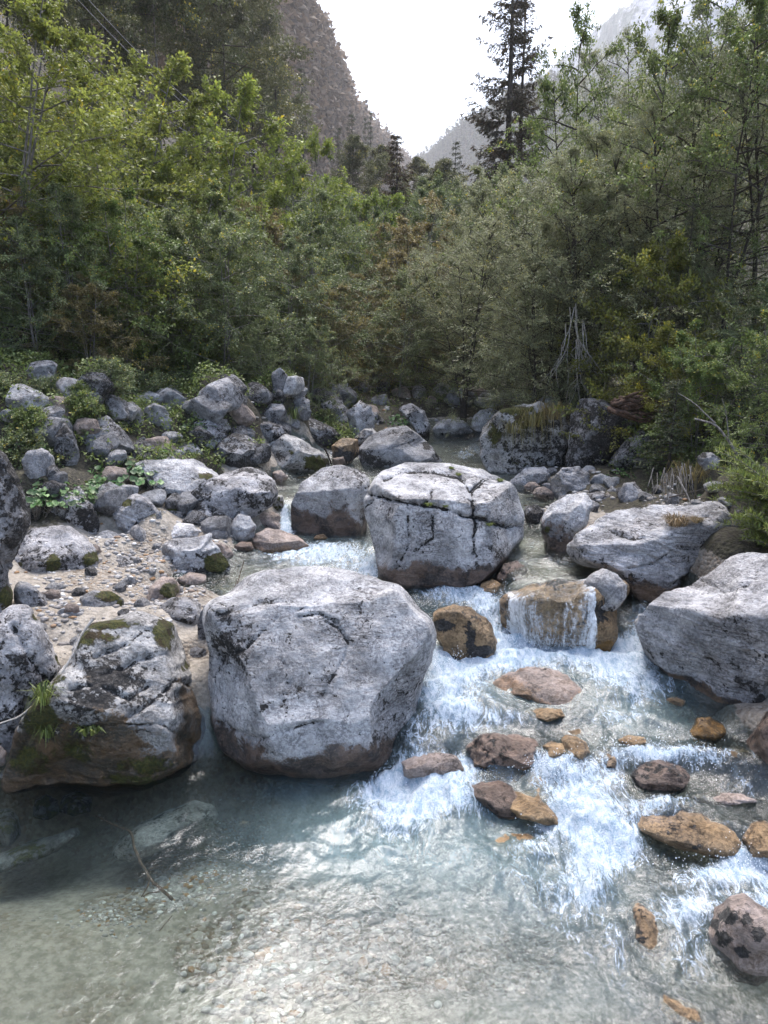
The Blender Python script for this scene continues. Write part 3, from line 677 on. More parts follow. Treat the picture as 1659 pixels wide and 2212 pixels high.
for k_, (pl, lb) in enumerate([([(140,200),(150,130),(200,105),(250,130),(255,190),(210,215),(160,210)], 'round olive stone on the dark bed under the mossy overhang'),
        ([(-60,250),(-20,170),(40,165),(80,200),(90,280),(40,330),(-60,330)], 'dark round stone on the dark bed by the left edge'),
        ([(-60,430),(0,360),(120,310),(260,270),(330,240),(345,280),(250,350),(120,400),(0,450)], 'long green-tinged slab under dark water at the left edge'),
        ([(250,180),(270,110),(340,90),(400,120),(390,180),(320,200)], 'dark stone in the deep shade left of the submerged branch'),
        ([(1290,60),(1300,20),(1350,5),(1400,20),(1390,60),(1340,75)], 'olive sunken stone at the foot of the big front boulder'),
        ([(1380,70),(1400,40),(1450,20),(1500,30),(1495,65),(1430,80)], 'yellow-green sunken stone right of the olive one below the big boulder'),
        ([(1030,235),(1040,220),(1070,222),(1073,240),(1050,248)], 'single rust brown cobble on the sandy pool floor')]):
    rock('sub%d' % k_, 'stone', '5', pl, 'grey' if k_ not in (6,) else 'orange', lb, 'stone', sub=5, nr=4, d=1., emb=0., p=2.1, amp=.02, sunk=.08, moss=[((pl[0][0]+pl[3][0])/2, (pl[0][1]+pl[3][1])/2, 200, 200, .55 if k_ < 6 else 0)])
for k_, rg_, pl, mt, lb in [('x1','4',[(985,745),(1010,720),(1050,725),(1072,760),(1050,800),(1010,795)],'orange','golden stone under thin water between the amber rock and the reddish one'),
    ('x2','4',[(755,705),(790,688),(835,698),(852,735),(810,758),(770,742)],'orange','olive gold stone beside the right end of the jagged rock'),
    ('x3','4',[(1055,680),(1100,663),(1165,670),(1178,697),(1110,712),(1070,702)],'orange','low tan stone under foam upstream of the reddish rock'),
    ('x4','4',[(1480,722),(1530,703),(1585,728),(1575,765),(1510,768)],'orange','brownish stone under water left of the dark purple-brown edge rock'),
    ('x5','4',[(1330,905),(1420,888),(1560,898),(1625,930),(1500,948),(1380,938)],'pink','reddish flat stone below the surface behind the largest amber rock'),
    ('x6','6',[(540,290),(600,255),(700,258),(772,290),(740,340),(640,352),(560,330)],'orange','dull ochre stone under the pool just below the smooth brown rock'),
    ('x7','6',[(1230,890),(1300,905),(1390,960),(1400,1020),(1300,1030),(1220,960)],'orange','ochre stone under water at the bottom of the view on the right'),
    ('x8','4',[(1245,520),(1290,505),(1330,525),(1320,560),(1260,555)],'orange','small green-brown stone under water near the right edge boulder'),
    ('x9','4',[(680,560),(740,545),(830,560),(850,590),(770,610),(700,595)],'orange','ochre ledge under foam just below the broad pinkish rock'),
    ('x10','6',[(580,90),(640,70),(700,100),(690,140),(620,150)],'brown','dark wet stone half hidden by foam below the golden rock shelf')]:
    rock(k_, 'stone', rg_, pl, mt, lb, 'stone', sub=5, emb=0., nr=5, d=1., p=2.15, amp=.035, sunk=(-.05 if k_ in ('x6','x7') else -.07), Y=None)
# ---- left bank
L1 = [
 ('b1', [(45,885),(60,830),(90,785),(140,750),(220,737),(300,740),(360,790),(405,830),(425,890),(420,938),(330,952),(230,957),(120,938)], 'mottle', 'domed pale boulder with moss skirts sitting on the sand beach', dict(sub=6, moss=[(230,900,45,50,.9),(390,880,50,45,.9),(70,910,40,25,.7)])),
 ('b2', [(205,690),(230,640),(270,605),(310,598),(350,610),(420,660),(442,700),(435,760),(390,808),(350,800),(300,760),(215,750)], 'mottle', 'steep pinkish white boulder behind the domed boulder on the beach', dict(sub=6, crust=[(380,700,60,60,.6),(250,720,50,40,.4)])),
 ('b2b', [(270,600),(290,575),(340,570),(375,600),(385,640),(330,650),(280,640)], 'pale', 'top of a pale rock peeping up behind the steep pinkish boulder', dict(emb=.5)),
 ('b3', [(478,665),(520,618),(590,603),(640,630),(680,680),(687,740),(640,757),(560,762),(505,738),(490,700)], 'mottle', 'black and cream banded boulder under the big leafy plants', dict(sub=6, strata=1.2, moss=[(540,640,60,25,.8)], crust=[(560,720,60,40,.5)])),
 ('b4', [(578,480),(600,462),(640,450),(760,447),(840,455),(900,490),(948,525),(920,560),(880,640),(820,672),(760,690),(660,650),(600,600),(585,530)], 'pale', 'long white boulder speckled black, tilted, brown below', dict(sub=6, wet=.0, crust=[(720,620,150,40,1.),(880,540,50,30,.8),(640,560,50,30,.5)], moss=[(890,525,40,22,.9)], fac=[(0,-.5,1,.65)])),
 ('b5', [(815,600),(860,560),(960,510),(1060,488),(1140,500),(1178,540),(1197,600),(1165,650),(1080,700),(1000,730),(900,752),(840,735),(812,665)], 'mottle', 'thick blocky boulder dotted with black holes, nearest the left cascade', dict(sub=6, p=3., fac=[(0,-.5,1,.65),(.1,-1,-.1,.75)], crust=[(850,650,60,90,.7),(950,720,80,25,.9),(1140,640,60,30,.8)], cracks=[([(820,600),(880,640),(930,700)],4,.04)])),
 ('b6', [(883,455),(940,390),(1000,338),(1060,345),(1110,380),(1140,440),(1148,490),(1060,500),(960,515),(890,485)], 'dark', 'dark humped boulder behind the blocky dotted boulder', dict(sub=6, crust=[(1000,480,120,30,.6)])),
 ('b7', [(1135,475),(1150,390),(1230,345),(1300,370),(1370,410),(1420,450),(1432,500),(1380,517),(1260,518),(1180,505)], 'mossrock', 'low mossy boulder dipping into the left side pool', dict(sub=6, moss=[(1360,470,70,40,1.),(1260,420,60,30,.5),(1200,480,80,25,.5)], crust=[(1200,430,60,50,.5)])),
 ('b8', [(1210,290),(1260,265),(1340,270),(1420,310),(1472,350),(1440,385),(1360,412),(1280,375),(1225,335)], 'dark', 'broad dark speckled boulder just above the low mossy one', dict(sub=6, Y=16.6, crust=[(1380,390,90,20,.8)])),
 ('b9', [(830,295),(880,280),(940,300),(980,350),(960,395),(900,427),(850,405),(822,340)], 'mottle', 'pale topped boulder with pink lower half above the dark humped one', dict()),
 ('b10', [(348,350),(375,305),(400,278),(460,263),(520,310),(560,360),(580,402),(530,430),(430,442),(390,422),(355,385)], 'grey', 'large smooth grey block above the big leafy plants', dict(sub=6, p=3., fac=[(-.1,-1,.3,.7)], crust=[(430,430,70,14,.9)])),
 ('b11', [(515,245),(525,215),(570,203),(615,240),(622,300),(580,320),(535,292),(512,260)], 'grey', 'pinkish rock with dark grooves right above the large smooth grey block', dict()),
 ('b12', [(618,240),(660,208),(710,230),(747,290),(735,345),(660,350),(625,315)], 'grey', 'upright grey rock right of the grooved pinkish rock', dict()),
 ('b13', [(280,215),(330,180),(365,160),(400,143),(440,165),(447,195),(430,228),(370,252),(300,248)], 'grey', 'angular notched rock at the edge of the bushes, highest on the left bank', dict(amp=.06)),
 ('b14', [(205,320),(240,285),(285,290),(320,350),(345,430),(350,475),(300,505),(255,500),(235,450)], 'dark', 'tall slab leaning left of the large smooth grey block', dict()),
 ('b15', [(100,460),(120,420),(180,405),(230,438),(250,535),(180,560),(110,540)], 'grey', 'squat grey rock in front of the tall leaning slab', dict()),
 ('b16', [(165,120),(210,72),(245,118),(258,172),(220,205),(175,185)], 'grey', 'pointed rock half hidden in the left bushes', dict()),
 ('b17', [(680,155),(740,133),(785,170),(783,222),(740,228),(695,215)], 'grey', 'lilac grey rock in shadow of a bush on the left bank', dict()),
 ('b18', [(698,405),(780,373),(840,380),(880,422),(872,460),(760,465),(700,450)], 'mottle', 'flat mottled rock resting behind the long white boulder', dict()),
 ('b19', [(573,375),(620,353),(642,385),(615,415),(580,405)], 'grey', 'small dark grey rock right beside the large smooth grey block', dict()),
 ('b20', [(1088,235),(1150,213),(1230,238),(1243,280),(1180,298),(1100,285)], 'dark', 'flat dark rock beneath the thin stems on the left bank', dict()),
 ('b21', [(1090,310),(1160,288),(1210,310),(1240,350),(1150,390),(1095,355)], 'dark', 'dark rock wedged between the humped and the broad speckled boulders', dict()),
 ('b22', [(1495,250),(1550,198),(1600,228),(1620,290),(1600,340),(1560,375),(1515,345)], 'mottle', 'upright spotted boulder with a pale knee left of the upper stream', dict(Y=17, sub=6, crust=[(1540,360,50,20,1.)])),
 ('b23', [(1430,395),(1480,358),(1540,370),(1550,430),(1500,465),(1430,455)], 'orange', 'round brown boulder in the gap left of the whale-backed boulder', dict(Y=15.6, crust=[(1500,440,60,25,1.)])),
 ('b24', [(1452,145),(1500,123),(1503,190),(1462,205)], 'mottle', 'narrow pale upright stone in the bushes above the spotted boulder', dict()),
 ('b25', [(1248,205),(1300,178),(1337,200),(1333,240),(1275,255)], 'grey', 'squarish grey rock half behind leaves in mid bank', dict()),
 ('b26', [(1338,165),(1362,145),(1392,170),(1392,215),(1345,205)], 'grey', 'wedge shaped grey rock right of the squarish one in mid bank', dict()),
 ('b27', [(1385,215),(1440,188),(1453,240),(1430,285),(1395,265)], 'mottle', 'mottled rock under the wedge shaped rock in mid bank', dict()),
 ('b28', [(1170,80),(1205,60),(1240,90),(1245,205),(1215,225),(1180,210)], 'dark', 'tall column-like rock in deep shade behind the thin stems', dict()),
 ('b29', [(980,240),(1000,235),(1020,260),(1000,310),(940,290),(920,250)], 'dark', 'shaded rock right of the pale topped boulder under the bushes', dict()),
 ('c1', [(670,765),(690,740),(740,725),(830,730),(865,760),(850,785),(760,803),(700,803)], 'pale', 'flat pale stone with dark left side above the beach inlet', dict(wet=.0, crust=[(700,770,30,30,.9)])),
 ('c2', [(690,850),(695,820),(750,795),(850,792),(912,772),(905,800),(945,850),(985,900),(988,932),(900,957),(760,947),(720,905)], 'pale', 'wedge shaped boulder with a moss beard at the inlet of the beach', dict(sub=6, moss=[(930,900,60,50,1.1),(850,880,30,30,.3)], crust=[(850,870,50,20,.6),(910,930,80,25,.8)], fac=[(-.1,-.3,1,.6),(0,-1,.1,.7)])),
 ('c3', [(985,755),(1005,715),(1030,688),(1075,700),(1102,740),(1092,790),(1045,808),(998,812)], 'pale', 'egg shaped white stone standing among brown rocks', dict(nr=4, p=2.1)),
 ('c4', [(1068,700),(1090,680),(1130,667),(1200,690),(1247,755),(1240,778),(1170,760),(1110,748),(1085,725)], 'pink', 'smooth pinkish brown rock next to the left cascade', dict(nr=4, p=2.2)),
 ('c5', [(1088,810),(1100,775),(1150,749),(1220,760),(1290,790),(1338,825),(1290,852),(1180,862),(1110,850)], 'pink', 'brown wedge rock with pale top pointing into the white water', dict(sub=5, wet=.12)),
 ('c6', [(408,790),(430,765),(460,758),(540,787),(618,822),(600,847),(490,857),(430,828)], 'grey', 'flat grey rock on the sand behind the domed boulder', dict()),
 ('c7', [(548,768),(568,747),(607,780),(592,797),(560,788)], 'pale', 'small white triangular stone on top of the flat grey rock', dict(sub=4)),
 ('c8', [(448,910),(470,885),(510,870),(580,880),(618,900),(560,927),(500,937),(455,928)], 'grey', 'flat grey stone bedded in the middle of the sand', dict()),
 ('c9', [(618,885),(655,850),(700,848),(708,890),(650,903)], 'grey', 'brownish stone lying against the moss bearded boulder', dict(sub=4)),
 ('c10', [(498,952),(530,933),(577,950),(552,972),(505,967)], 'grey', 'small low stone in the sand below the flat grey stone', dict(sub=4)),
 ('c11', [(632,1040),(645,1000),(700,960),(750,965),(778,1000),(772,1050),(702,1088),(642,1065)], 'pink', 'rounded stone with one bright green moss cushion on its side', dict(moss=[(730,1020,45,35,1.25)], nr=4)),
 ('c12', [(764,965),(820,938),(887,950),(887,982),(800,998),(770,985)], 'pink', 'brown stone touching the water right of the stone with green moss', dict(sub=4)),
 ('c13', [(690,665),(740,653),(800,680),(803,722),(720,728),(693,700)], 'dark', 'dark mossy stone in the gap under the long white boulder', dict(moss=[(740,665,60,15,.8)])),
 ('c14', [(638,625),(665,617),(685,632),(680,657),(642,652)], 'pale', 'pale stone stuck between leafy plants and the banded boulder', dict(sub=4)),
 ('c15', [(920,820),(950,812),(985,830),(1012,862),(980,888),(932,852)], 'pink', 'reddish flat stone right of the moss bearded boulder', dict(sub=4)),
 ('c16', [(1008,825),(1040,808),(1082,810),(1095,840),(1045,855),(1015,845)], 'brown', 'dark brown stone below the egg shaped white stone', dict(sub=4)),
 ('c17', [(85,715),(120,650),(170,660),(187,700),(152,742),(95,745)], 'mottle', 'black speckled stone in the corner by the tall left rock', dict()),
 ('c18', [(413,665),(430,650),(465,657),(482,690),(442,712),(420,692)], 'mottle', 'small speckled stone between the steep pinkish and banded boulders', dict(sub=4)),
 ('c19', [(1165,525),(1180,505),(1212,500),(1242,530),(1212,557),(1175,547)], 'pink', 'pinkish round stone at the edge of the left side pool', dict()),
 ('c20', [(1348,795),(1365,780),(1392,775),(1417,795),(1380,808)], 'orange', 'small orange stone awash at the foot of the two-toned boulder', dict(sub=4)),
 ('c21', [(670,690),(695,670),(700,720),(680,740)], 'pale', 'sliver of pale stone right of the banded boulder', dict(sub=4)),
 ('c22', [(1430,450),(1480,440),(1490,470),(1440,480)], 'brown', 'wet brown stone under the round brown boulder', dict(sub=4, Y=15)),
 ('c23', [(880,770),(930,745),(980,750),(985,790),(940,810),(895,795)], 'grey', 'flat stone behind the moss bearded boulder', dict(sub=4)),
 ('c24', [(1150,640),(1190,605),(1220,610),(1225,660),(1195,690)], 'mossrock', 'dark mossy stone beside the lip of the left cascade', dict(sub=4, moss=[(1190,640,60,60,.6)])),
]
for k_, pl, mt, lb, kw in L1:
    small = k_[0] == 'c'
    sub_ = kw.pop('sub', 5)
    rock(k_, 'stone' if small and k_ not in ('c2','c4','c5') else 'boulder', '1', pl, mt, lb, 'stone' if small and k_ not in ('c2','c4','c5') else 'boulder', sub=sub_, **kw)
L3 = [
 ('d1', [(345,125),(400,90),(480,95),(530,130),(527,180),(460,202),(350,192),(335,160)], 'grey', 'grey stone with a brown moss cap lying on the sand', dict(moss=[(470,110,60,32,1.2),(515,150,18,30,1.)])),
 ('d2', [(55,90),(80,50),(120,55),(190,110),(232,182),(180,195),(100,170),(60,130)], 'grey', 'flat grey stone on the sand close to the tall left rock', dict()),
 ('d3', [(148,215),(170,185),(210,190),(260,222),(352,252),(352,295),(250,300),(185,250)], 'grey', 'pale rock with small moss patch behind the black and white edge boulder', dict(moss=[(185,200,40,30,1.1)])),
 ('d4', [(248,185),(270,165),(310,153),(362,172),(362,222),(300,235),(260,215)], 'grey', 'brownish square stone just behind the mossy overhanging boulder', dict()),
 ('d5', [(675,205),(690,155),(740,120),(820,117),(867,145),(872,215),(830,268),(760,280),(700,240)], 'grey', 'smooth grey stone leaning toward the huge front boulder', dict(crust=[(780,240,60,25,.8)])),
 ('d6', [(850,240),(860,190),(885,150),(925,150),(915,250),(885,335),(852,320)], 'grey', 'narrow grey stone wedged against the huge front boulder', dict()),
 ('d7', [(-60,770),(0,752),(30,790),(20,835),(-60,850)], 'pink', 'small pale stone at the left edge by the dark pool', dict(Y=6.2)),
 ('d8', [(820,340),(850,330),(890,345),(890,410),(850,405),(815,370)], 'grey', 'low stone at the bottom of the gap left of the huge front boulder', dict(sub=4)),
]
for k_, pl, mt, lb, kw in L3: rock(k_, 'stone', '3', pl, mt, lb, 'stone', **kw)
L2 = [
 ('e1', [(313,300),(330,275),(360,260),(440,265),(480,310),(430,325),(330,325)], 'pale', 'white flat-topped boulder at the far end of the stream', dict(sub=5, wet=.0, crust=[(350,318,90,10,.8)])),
 ('e2', [(465,290),(480,250),(505,225),(545,213),(600,240),(600,290),(560,318),(510,312)], 'pale', 'smooth white boulder touching the moss-capped block far upstream', dict(nr=4)),
 ('e3', [(178,225),(200,205),(230,198),(280,230),(307,290),(300,335),(260,330),(235,290)], 'mottle', 'black spotted humped boulder at the far left edge of the stream', dict(sub=6, crust=[(280,325,40,20,.9)])),
 ('e4', [(413,235),(425,208),(460,204),(482,235),(478,262),(440,270),(415,255)], 'grey', 'round smooth grey boulder behind the white flat-topped one', dict(nr=3, p=2.1, Y=21)),
 ('e5', [(338,225),(360,200),(395,195),(425,240),(415,262),(380,268),(340,250)], 'mottle', 'pale split rock left of the round smooth grey boulder', dict(Y=21)),
 ('e6', [(108,210),(125,185),(150,178),(183,205),(180,228),(125,232)], 'brown', 'smooth brown rock above the small green plant far upstream', dict(Y=20.5)),
 ('e7', [(585,225),(610,200),(640,210),(648,240),(610,255)], 'pale', 'white rock peeping between the white boulder and the moss-capped block', dict(Y=20.5)),
 ('e8', [(735,185),(765,165),(800,168),(830,235),(800,240),(760,210)], 'pale', 'white angular rock behind the top of the moss-capped block', dict(Y=16.5)),
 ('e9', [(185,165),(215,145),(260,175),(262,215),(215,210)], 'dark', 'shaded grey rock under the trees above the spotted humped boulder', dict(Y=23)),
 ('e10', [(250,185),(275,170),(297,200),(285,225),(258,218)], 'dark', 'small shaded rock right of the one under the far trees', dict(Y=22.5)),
 ('e11', [(430,160),(465,138),(500,165),(500,200),(460,205),(435,190)], 'grey', 'grey rock at the foot of the dark bushes upstream', dict(Y=23.5)),
 ('e12', [(590,180),(630,160),(690,175),(705,215),(640,225),(600,205)], 'mottle', 'broad pale rock beneath the hanging branches upstream', dict(Y=22.5)),
 ('e13', [(60,235),(90,232),(125,270),(128,300),(95,300),(70,265)], 'dark', 'dark leaning rock between the spotted boulder and the small green plant', dict(Y=18)),
 ('e14', [(0,335),(40,300),(75,295),(95,320),(60,345),(10,360)], 'mossrock', 'mossy low rock left of the whale-backed boulder', dict(Y=16.5)),
 ('e15', [(330,385),(350,358),(400,355),(460,372),(462,395),(410,402),(350,400)], 'brown', 'reddish brown wet rock awash in the upper stream', dict(emb=0., sunk=-.08)),
 ('e16', [(315,395),(345,385),(400,405),(400,425),(350,428)], 'pink', 'pale wet rock awash right of the whale-backed boulder', dict(emb=0., sub=4, sunk=-.06)),
 ('e17', [(160,285),(175,270),(195,275),(200,292),(170,295)], 'pale', 'tiny white stone beside the small green plant far upstream', dict(Y=18.5, sub=4)),
 ('f1', [(620,510),(650,485),(680,462),(760,448),(797,480),(785,512),(700,525),(645,532)], 'pale', 'sloping white rock on the right shore below the moss-capped block', dict(fac=[(-.3,-.3,1,.6)])),
 ('f2', [(788,510),(830,460),(900,450),(940,480),(947,540),(900,562),(830,582),(795,550)], 'pale2', 'blocky white boulder streaked with layers, behind the tall tilted one', dict(sub=6, strata=1.2)),
 ('f3', [(913,460),(930,446),(955,448),(987,470),(955,492),(920,485)], 'pale', 'white rock against the leafy plants behind the layered white boulder', dict()),
 ('f4', [(943,510),(960,488),(990,479),(1027,492),(1022,540),(960,545)], 'pale', 'bluish white stone below the bright leafy plants', dict()),
 ('f5', [(713,560),(730,535),(760,530),(800,555),(802,582),(730,570)], 'pink', 'flat round pinkish stone in the shallow right channel', dict(nr=3, p=2.1)),
 ('f6', [(680,530),(700,513),(725,512),(748,530),(720,550),(690,548)], 'pink', 'small rounded stone left of the flat pinkish stone', dict(sub=4, nr=3)),
 ('f7', [(750,525),(770,515),(792,518),(800,542),(770,545)], 'grey', 'small grey stone squeezed left of the layered white boulder', dict(sub=4)),
 ('f8', [(925,570),(950,555),(985,551),(1042,580),(1020,608),(950,612)], 'mottle', 'low mottled rock right behind the tall tilted boulder', dict()),
 ('f9', [(1053,565),(1080,518),(1125,510),(1162,560),(1155,612),(1090,602),(1065,585)], 'mottle', 'mottled rock at the foot of the dark earth bank', dict()),
 ('f10', [(1010,550),(1035,530),(1065,545),(1072,582),(1020,585)], 'grey', 'dark stone left of the mottled rock by the earth bank', dict(sub=4)),
 ('f11', [(752,655),(785,605),(860,563),(930,560),(957,600),(935,680),(885,720),(862,770),(820,797),(760,782),(752,710)], 'pale', 'tall tilted boulder with a brown foot, left of the long sloping slab', dict(sub=6, p=3., d=.9, wet=.28, moss=[(775,700,30,30,.6)], fac=[(-.2,-.4,1,.65),(-.3,-1,0,.7)], crust=[(800,760,60,40,1.),(860,690,50,40,.5)])),
 ('f12', [(678,640),(690,610),(730,600),(767,635),(750,680),(700,685)], 'dark', 'dark low rock with white rim in the right channel', dict(crust=[(720,660,50,25,.9)])),
 ('f13', [(980,635),(1010,605),(1050,592),(1088,612),(1060,635),(1010,645)], 'pink', 'pinkish rock peeping over the back of the long slab', dict()),
 ('f14', [(883,700),(900,680),(925,680),(925,705),(890,718)], 'grey', 'small grey pebble in the gap before the long slab', dict(sub=4)),
 ('f15', [(938,630),(950,612),(975,615),(977,645),(945,662)], 'pale', 'pale stone between the tall tilted boulder and the slab', dict(sub=4)),
 ('f16', [(575,895),(600,840),(650,826),(702,868),(660,900),(610,930),(570,950)], 'brown', 'brown rock at the right foot of the cracked midstream boulder', dict(wet=.1)),
 ('f17', [(498,960),(510,920),(550,900),(590,920),(600,960),(560,985),(510,975)], 'orange', 'golden wet rock under the right foot of the cracked midstream boulder', dict()),
 ('g1', [(1375,415),(1395,395),(1435,393),(1467,420),(1460,450),(1410,458),(1380,440)], 'grey', 'grey rock with two black spots on the right earth bank', dict(Y=10.6, crust=[(1400,405,10,10,1.2)])),
 ('g2', [(1460,565),(1520,535),(1600,545),(1640,570),(1560,592),(1480,590)], 'pink', 'flat dusty rock on the right earth bank below the roots', dict(Y=9.6)),
 ('g3', [(1235,570),(1265,555),(1300,565),(1305,598),(1250,602)], 'grey', 'grey round rock at the bottom of the right earth bank', dict(Y=10.3, sub=4)),
 ('g4', [(1495,735),(1540,720),(1600,735),(1620,770),(1560,800),(1500,790)], 'grey', 'grey slab wedged between the long slab and the right edge boulder', dict(Y=8.6)),
 ('g5', [(1180,590),(1200,580),(1225,592),(1220,612),(1190,612)], 'pink', 'small tan stone beside the mottled rock at the earth bank', dict(sub=4)),
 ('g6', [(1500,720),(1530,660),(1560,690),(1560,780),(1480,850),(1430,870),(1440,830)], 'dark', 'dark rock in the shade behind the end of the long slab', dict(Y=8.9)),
 ('g7', [(1440,100),(1500,40),(1600,20),(1659,40),(1700,200),(1600,230),(1480,180)], 'dark', 'very large mottled rock standing in the trees at the right', dict(Y=17, sub=6)),
]
for k_, pl, mt, lb, kw in L2:
    if k_ == 'g7': pl = [(x + 60, y - 155) for x, y in pl]
    rock(k_, 'boulder' if k_ in ('e1','e2','e3','e4','f2','f11') else 'rock', '2', pl, mt, lb, 'boulder' if k_ in ('e1','e2','e3','e4','f2','f11') else 'rock', **kw)
# ------------------------------------------------------------------ mountains
def loft(name, ridge, foot, nu, nv, mat, label, namp, seed, bulge=0.):
    """surface between a foot line (x,y) on the valley floor and a ridge line in space"""
    ridge = np.array(ridge, float); foot = np.array(foot, float)
    def res(a, n):
        d = np.r_[0, np.cumsum(np.linalg.norm(np.diff(a, axis=0), axis=1))]
        k = np.linspace(0, len(a) - 1, n)
        return np.stack([np.interp(k, np.arange(len(a)), a[:, c]) for c in range(a.shape[1])], 1)
    Rg = res(ridge, nu); Ft = res(foot, nu)
    fz = far_h(Ft[:, 0], Ft[:, 1]) - 3
    Ft = np.column_stack([Ft, fz])
    s = np.linspace(0, 1, nv) ** .9
    G = Ft[None] * (1 - s)[:, None, None] + Rg[None] * s[:, None, None]
    P = G.reshape(-1, 3)
    span = np.linalg.norm(Rg - Ft, axis=1); span = np.tile(span, nv)
    S = np.repeat(s, nu)
    n = fbm(P / span[:, None] * 7, 5, seed, .55) + .8 * ridged(P / span[:, None] * 11, 4, seed + 5)
    nd = np.cross(np.gradient(G, axis=1).reshape(-1, 3), np.gradient(G, axis=0).reshape(-1, 3))
    nd /= np.linalg.norm(nd, axis=1)[:, None] + 1e-9
    P = P + nd * (n * span * namp * np.sin(np.pi * np.clip(S * .92 + .04, 0, 1)) ** .6 )[:, None]
    P[:, 2] += span * namp * .7 * S * (fbm(P / span[:, None] * 16, 4, seed + 9, .6))
    # back side
    back = Rg + np.array([np.sign(Rg[:, 0].mean()) * 60, 60, -span[:nu].mean() * .5])
    P = np.vstack([P, back])
    me = mesh_np(name, P, grid_faces(nu, nv + 1), mat, True)
    return tag(link(name, me), label, kind='structure'), G, P
def mtn_mat(name, forest, rock, scale, thr, grass=None):
    t = NT(name); tc = t.n('ShaderNodeTexCoord'); P = tc.outputs['Object']
    n1 = t.noise(P, scale, 8, .65); n2 = t.noise(P, scale * 9, 8, .7); n3 = t.noise(P, scale * 3, 6, .6, .8)
    rk = t.mix(t.smooth(n2, .35, .65), rock[0], rock[1])
    fo = t.mix(t.smooth(n2, .4, .62), forest[0], forest[1])
    if grass: fo = t.mix(t.smooth(n3, .5, .62), fo, grass)
    col = t.mix(t.smooth(t.math('ADD', n1, t.math('MULTIPLY', t.math('SUBTRACT', n2, .5), .5)), thr, thr + .06), fo, rk)
    nrm = t.bump(t.math('ADD', n3, t.math('MULTIPLY', n2, .5)), 1.0, 1.2 / scale * .06)
    bs = t.n('ShaderNodeBsdfPrincipled', i_Base_Color=col, i_Normal=nrm, i_Roughness=1.0)
    return t.surf(bs.outputs[0])
mL = mtn_mat('wooded crag', ((.05, .06, .025), (.10, .10, .045)), ((.22, .15, .13), (.36, .255, .225)), .035, .46, (.13, .10, .06))
mR = mtn_mat('pale scree mountain', ((.12, .15, .13), (.19, .20, .17)), ((.36, .37, .41), (.52, .53, .57)), .006, .46)
mS = mtn_mat('wooded spur', ((.05, .075, .05), (.11, .12, .05)), ((.35, .35, .36), (.5, .5, .5)), .012, .62, (.16, .14, .05))
def rp(l): return [PY(u, v, y) for u, v, y in l]
_, GL, _ = loft('mountain', rp([(900,352,900),(862,330,700),(832,295,540),(785,250,430),(742,200,350),(728,150,310),(692,82,275),(655,20,245),(610,-120,220),(480,-480,190),(337,-1110,160),(-171,-1850,120),(-1000,-2300,75)]) + [np.array([-130,10,95]), np.array([-140,-250,100])],
     [(40,900),(20,700),(0,540),(-12,430),(-18,350),(-22,300),(-25,250),(-28,200),(-30,160),(-32,120),(-33,90),(-34,60),(-36,40),(-40,0),(-50,-250)], 420, 110, mL, 'steep wooded crag closing the left side of the valley', .035, 3)
loft('mountain', rp([(915,345,1700),(1000,300,1600),(1090,230,1450),(1160,175,1300),(1200,140,1200),(1260,90,1100),(1310,45,1000),(1340,20,950),(1420,-25,900),(1800,-150,800)]) + [np.array([800,400,300]), np.array([800,-100,300])],
     [(180,1750),(190,1600),(200,1450),(210,1300),(220,1150),(230,1000),(240,850),(240,700),(250,550),(260,400),(260,200),(260,-100)], 300, 90, mR, 'pale scree covered mountain hazy on the right', .03, 8)
_, GS, _ = loft('hill', rp([(895,345,1000),(930,325,950),(965,292,900),(1000,268,850),(1045,235,800),(1100,205,760),(1160,180,720),(1230,165,680),(1400,170,560),(1700,160,420)]) + [np.array([300,150,60])],
     [(60,1050),(65,980),(70,900),(75,820),(80,740),(85,660),(90,560),(95,460),(100,300),(110,200),(130,120)], 260, 60, mS, 'wooded spur running down toward the valley floor on the right', .008, 12)
mP = mtn_mat('snowy peak', ((.5, .5, .54), (.6, .6, .64)), ((.75, .76, .8), (.85, .86, .88)), .004, .48)
loft('mountain', rp([(840,350,3300),(885,318,3200),(900,285,3100),(912,278,3050),(925,262,3000),(940,268,3000),(955,282,3000),(985,288,2900),(1040,262,2900),(1100,300,2800)]),
     [(-50,3300),(0,3100),(60,2900),(120,2700),(180,2700),(250,2600),(300,2600),(380,2500),(450,2500),(560,2500)], 90, 30, mP, 'distant snowy peak at the end of the valley', .03, 17)
# ------------------------------------------------------------------ trees
def leaf_mat(name, cols, trans=.35, rough=.55, yellow=(.33, .27, .03)):
    t = NT(name)
    R, G, B, _ = t.attr('lf'); oi = t.n('ShaderNodeObjectInfo')
    c = t.mix(R, cols[0], cols[1])
    c = t.mix(t.math('MULTIPLY', oi.outputs['Random'], .55), c, cols[2])
    c = t.mix(t.smooth(B, .86, .97), c, yellow)
    k = t.math('ADD', .5, t.math('MULTIPLY', G, 1.3))
    c = t.mix(1.0, c, c); sc = t.n('ShaderNodeVectorMath', operation='SCALE'); t.set(sc, 0, c); t.set(sc, 'Scale', k)
    d = t.n('ShaderNodeBsdfPrincipled', i_Base_Color=sc.outputs[0], i_Roughness=rough)
    tr = t.n('ShaderNodeBsdfTranslucent', i_Color=sc.outputs[0])
    m = t.n('ShaderNodeMixShader', i_0=trans); t.set(m, 1, d.outputs[0]); t.set(m, 2, tr.outputs[0])
    return t.surf(m.outputs[0])
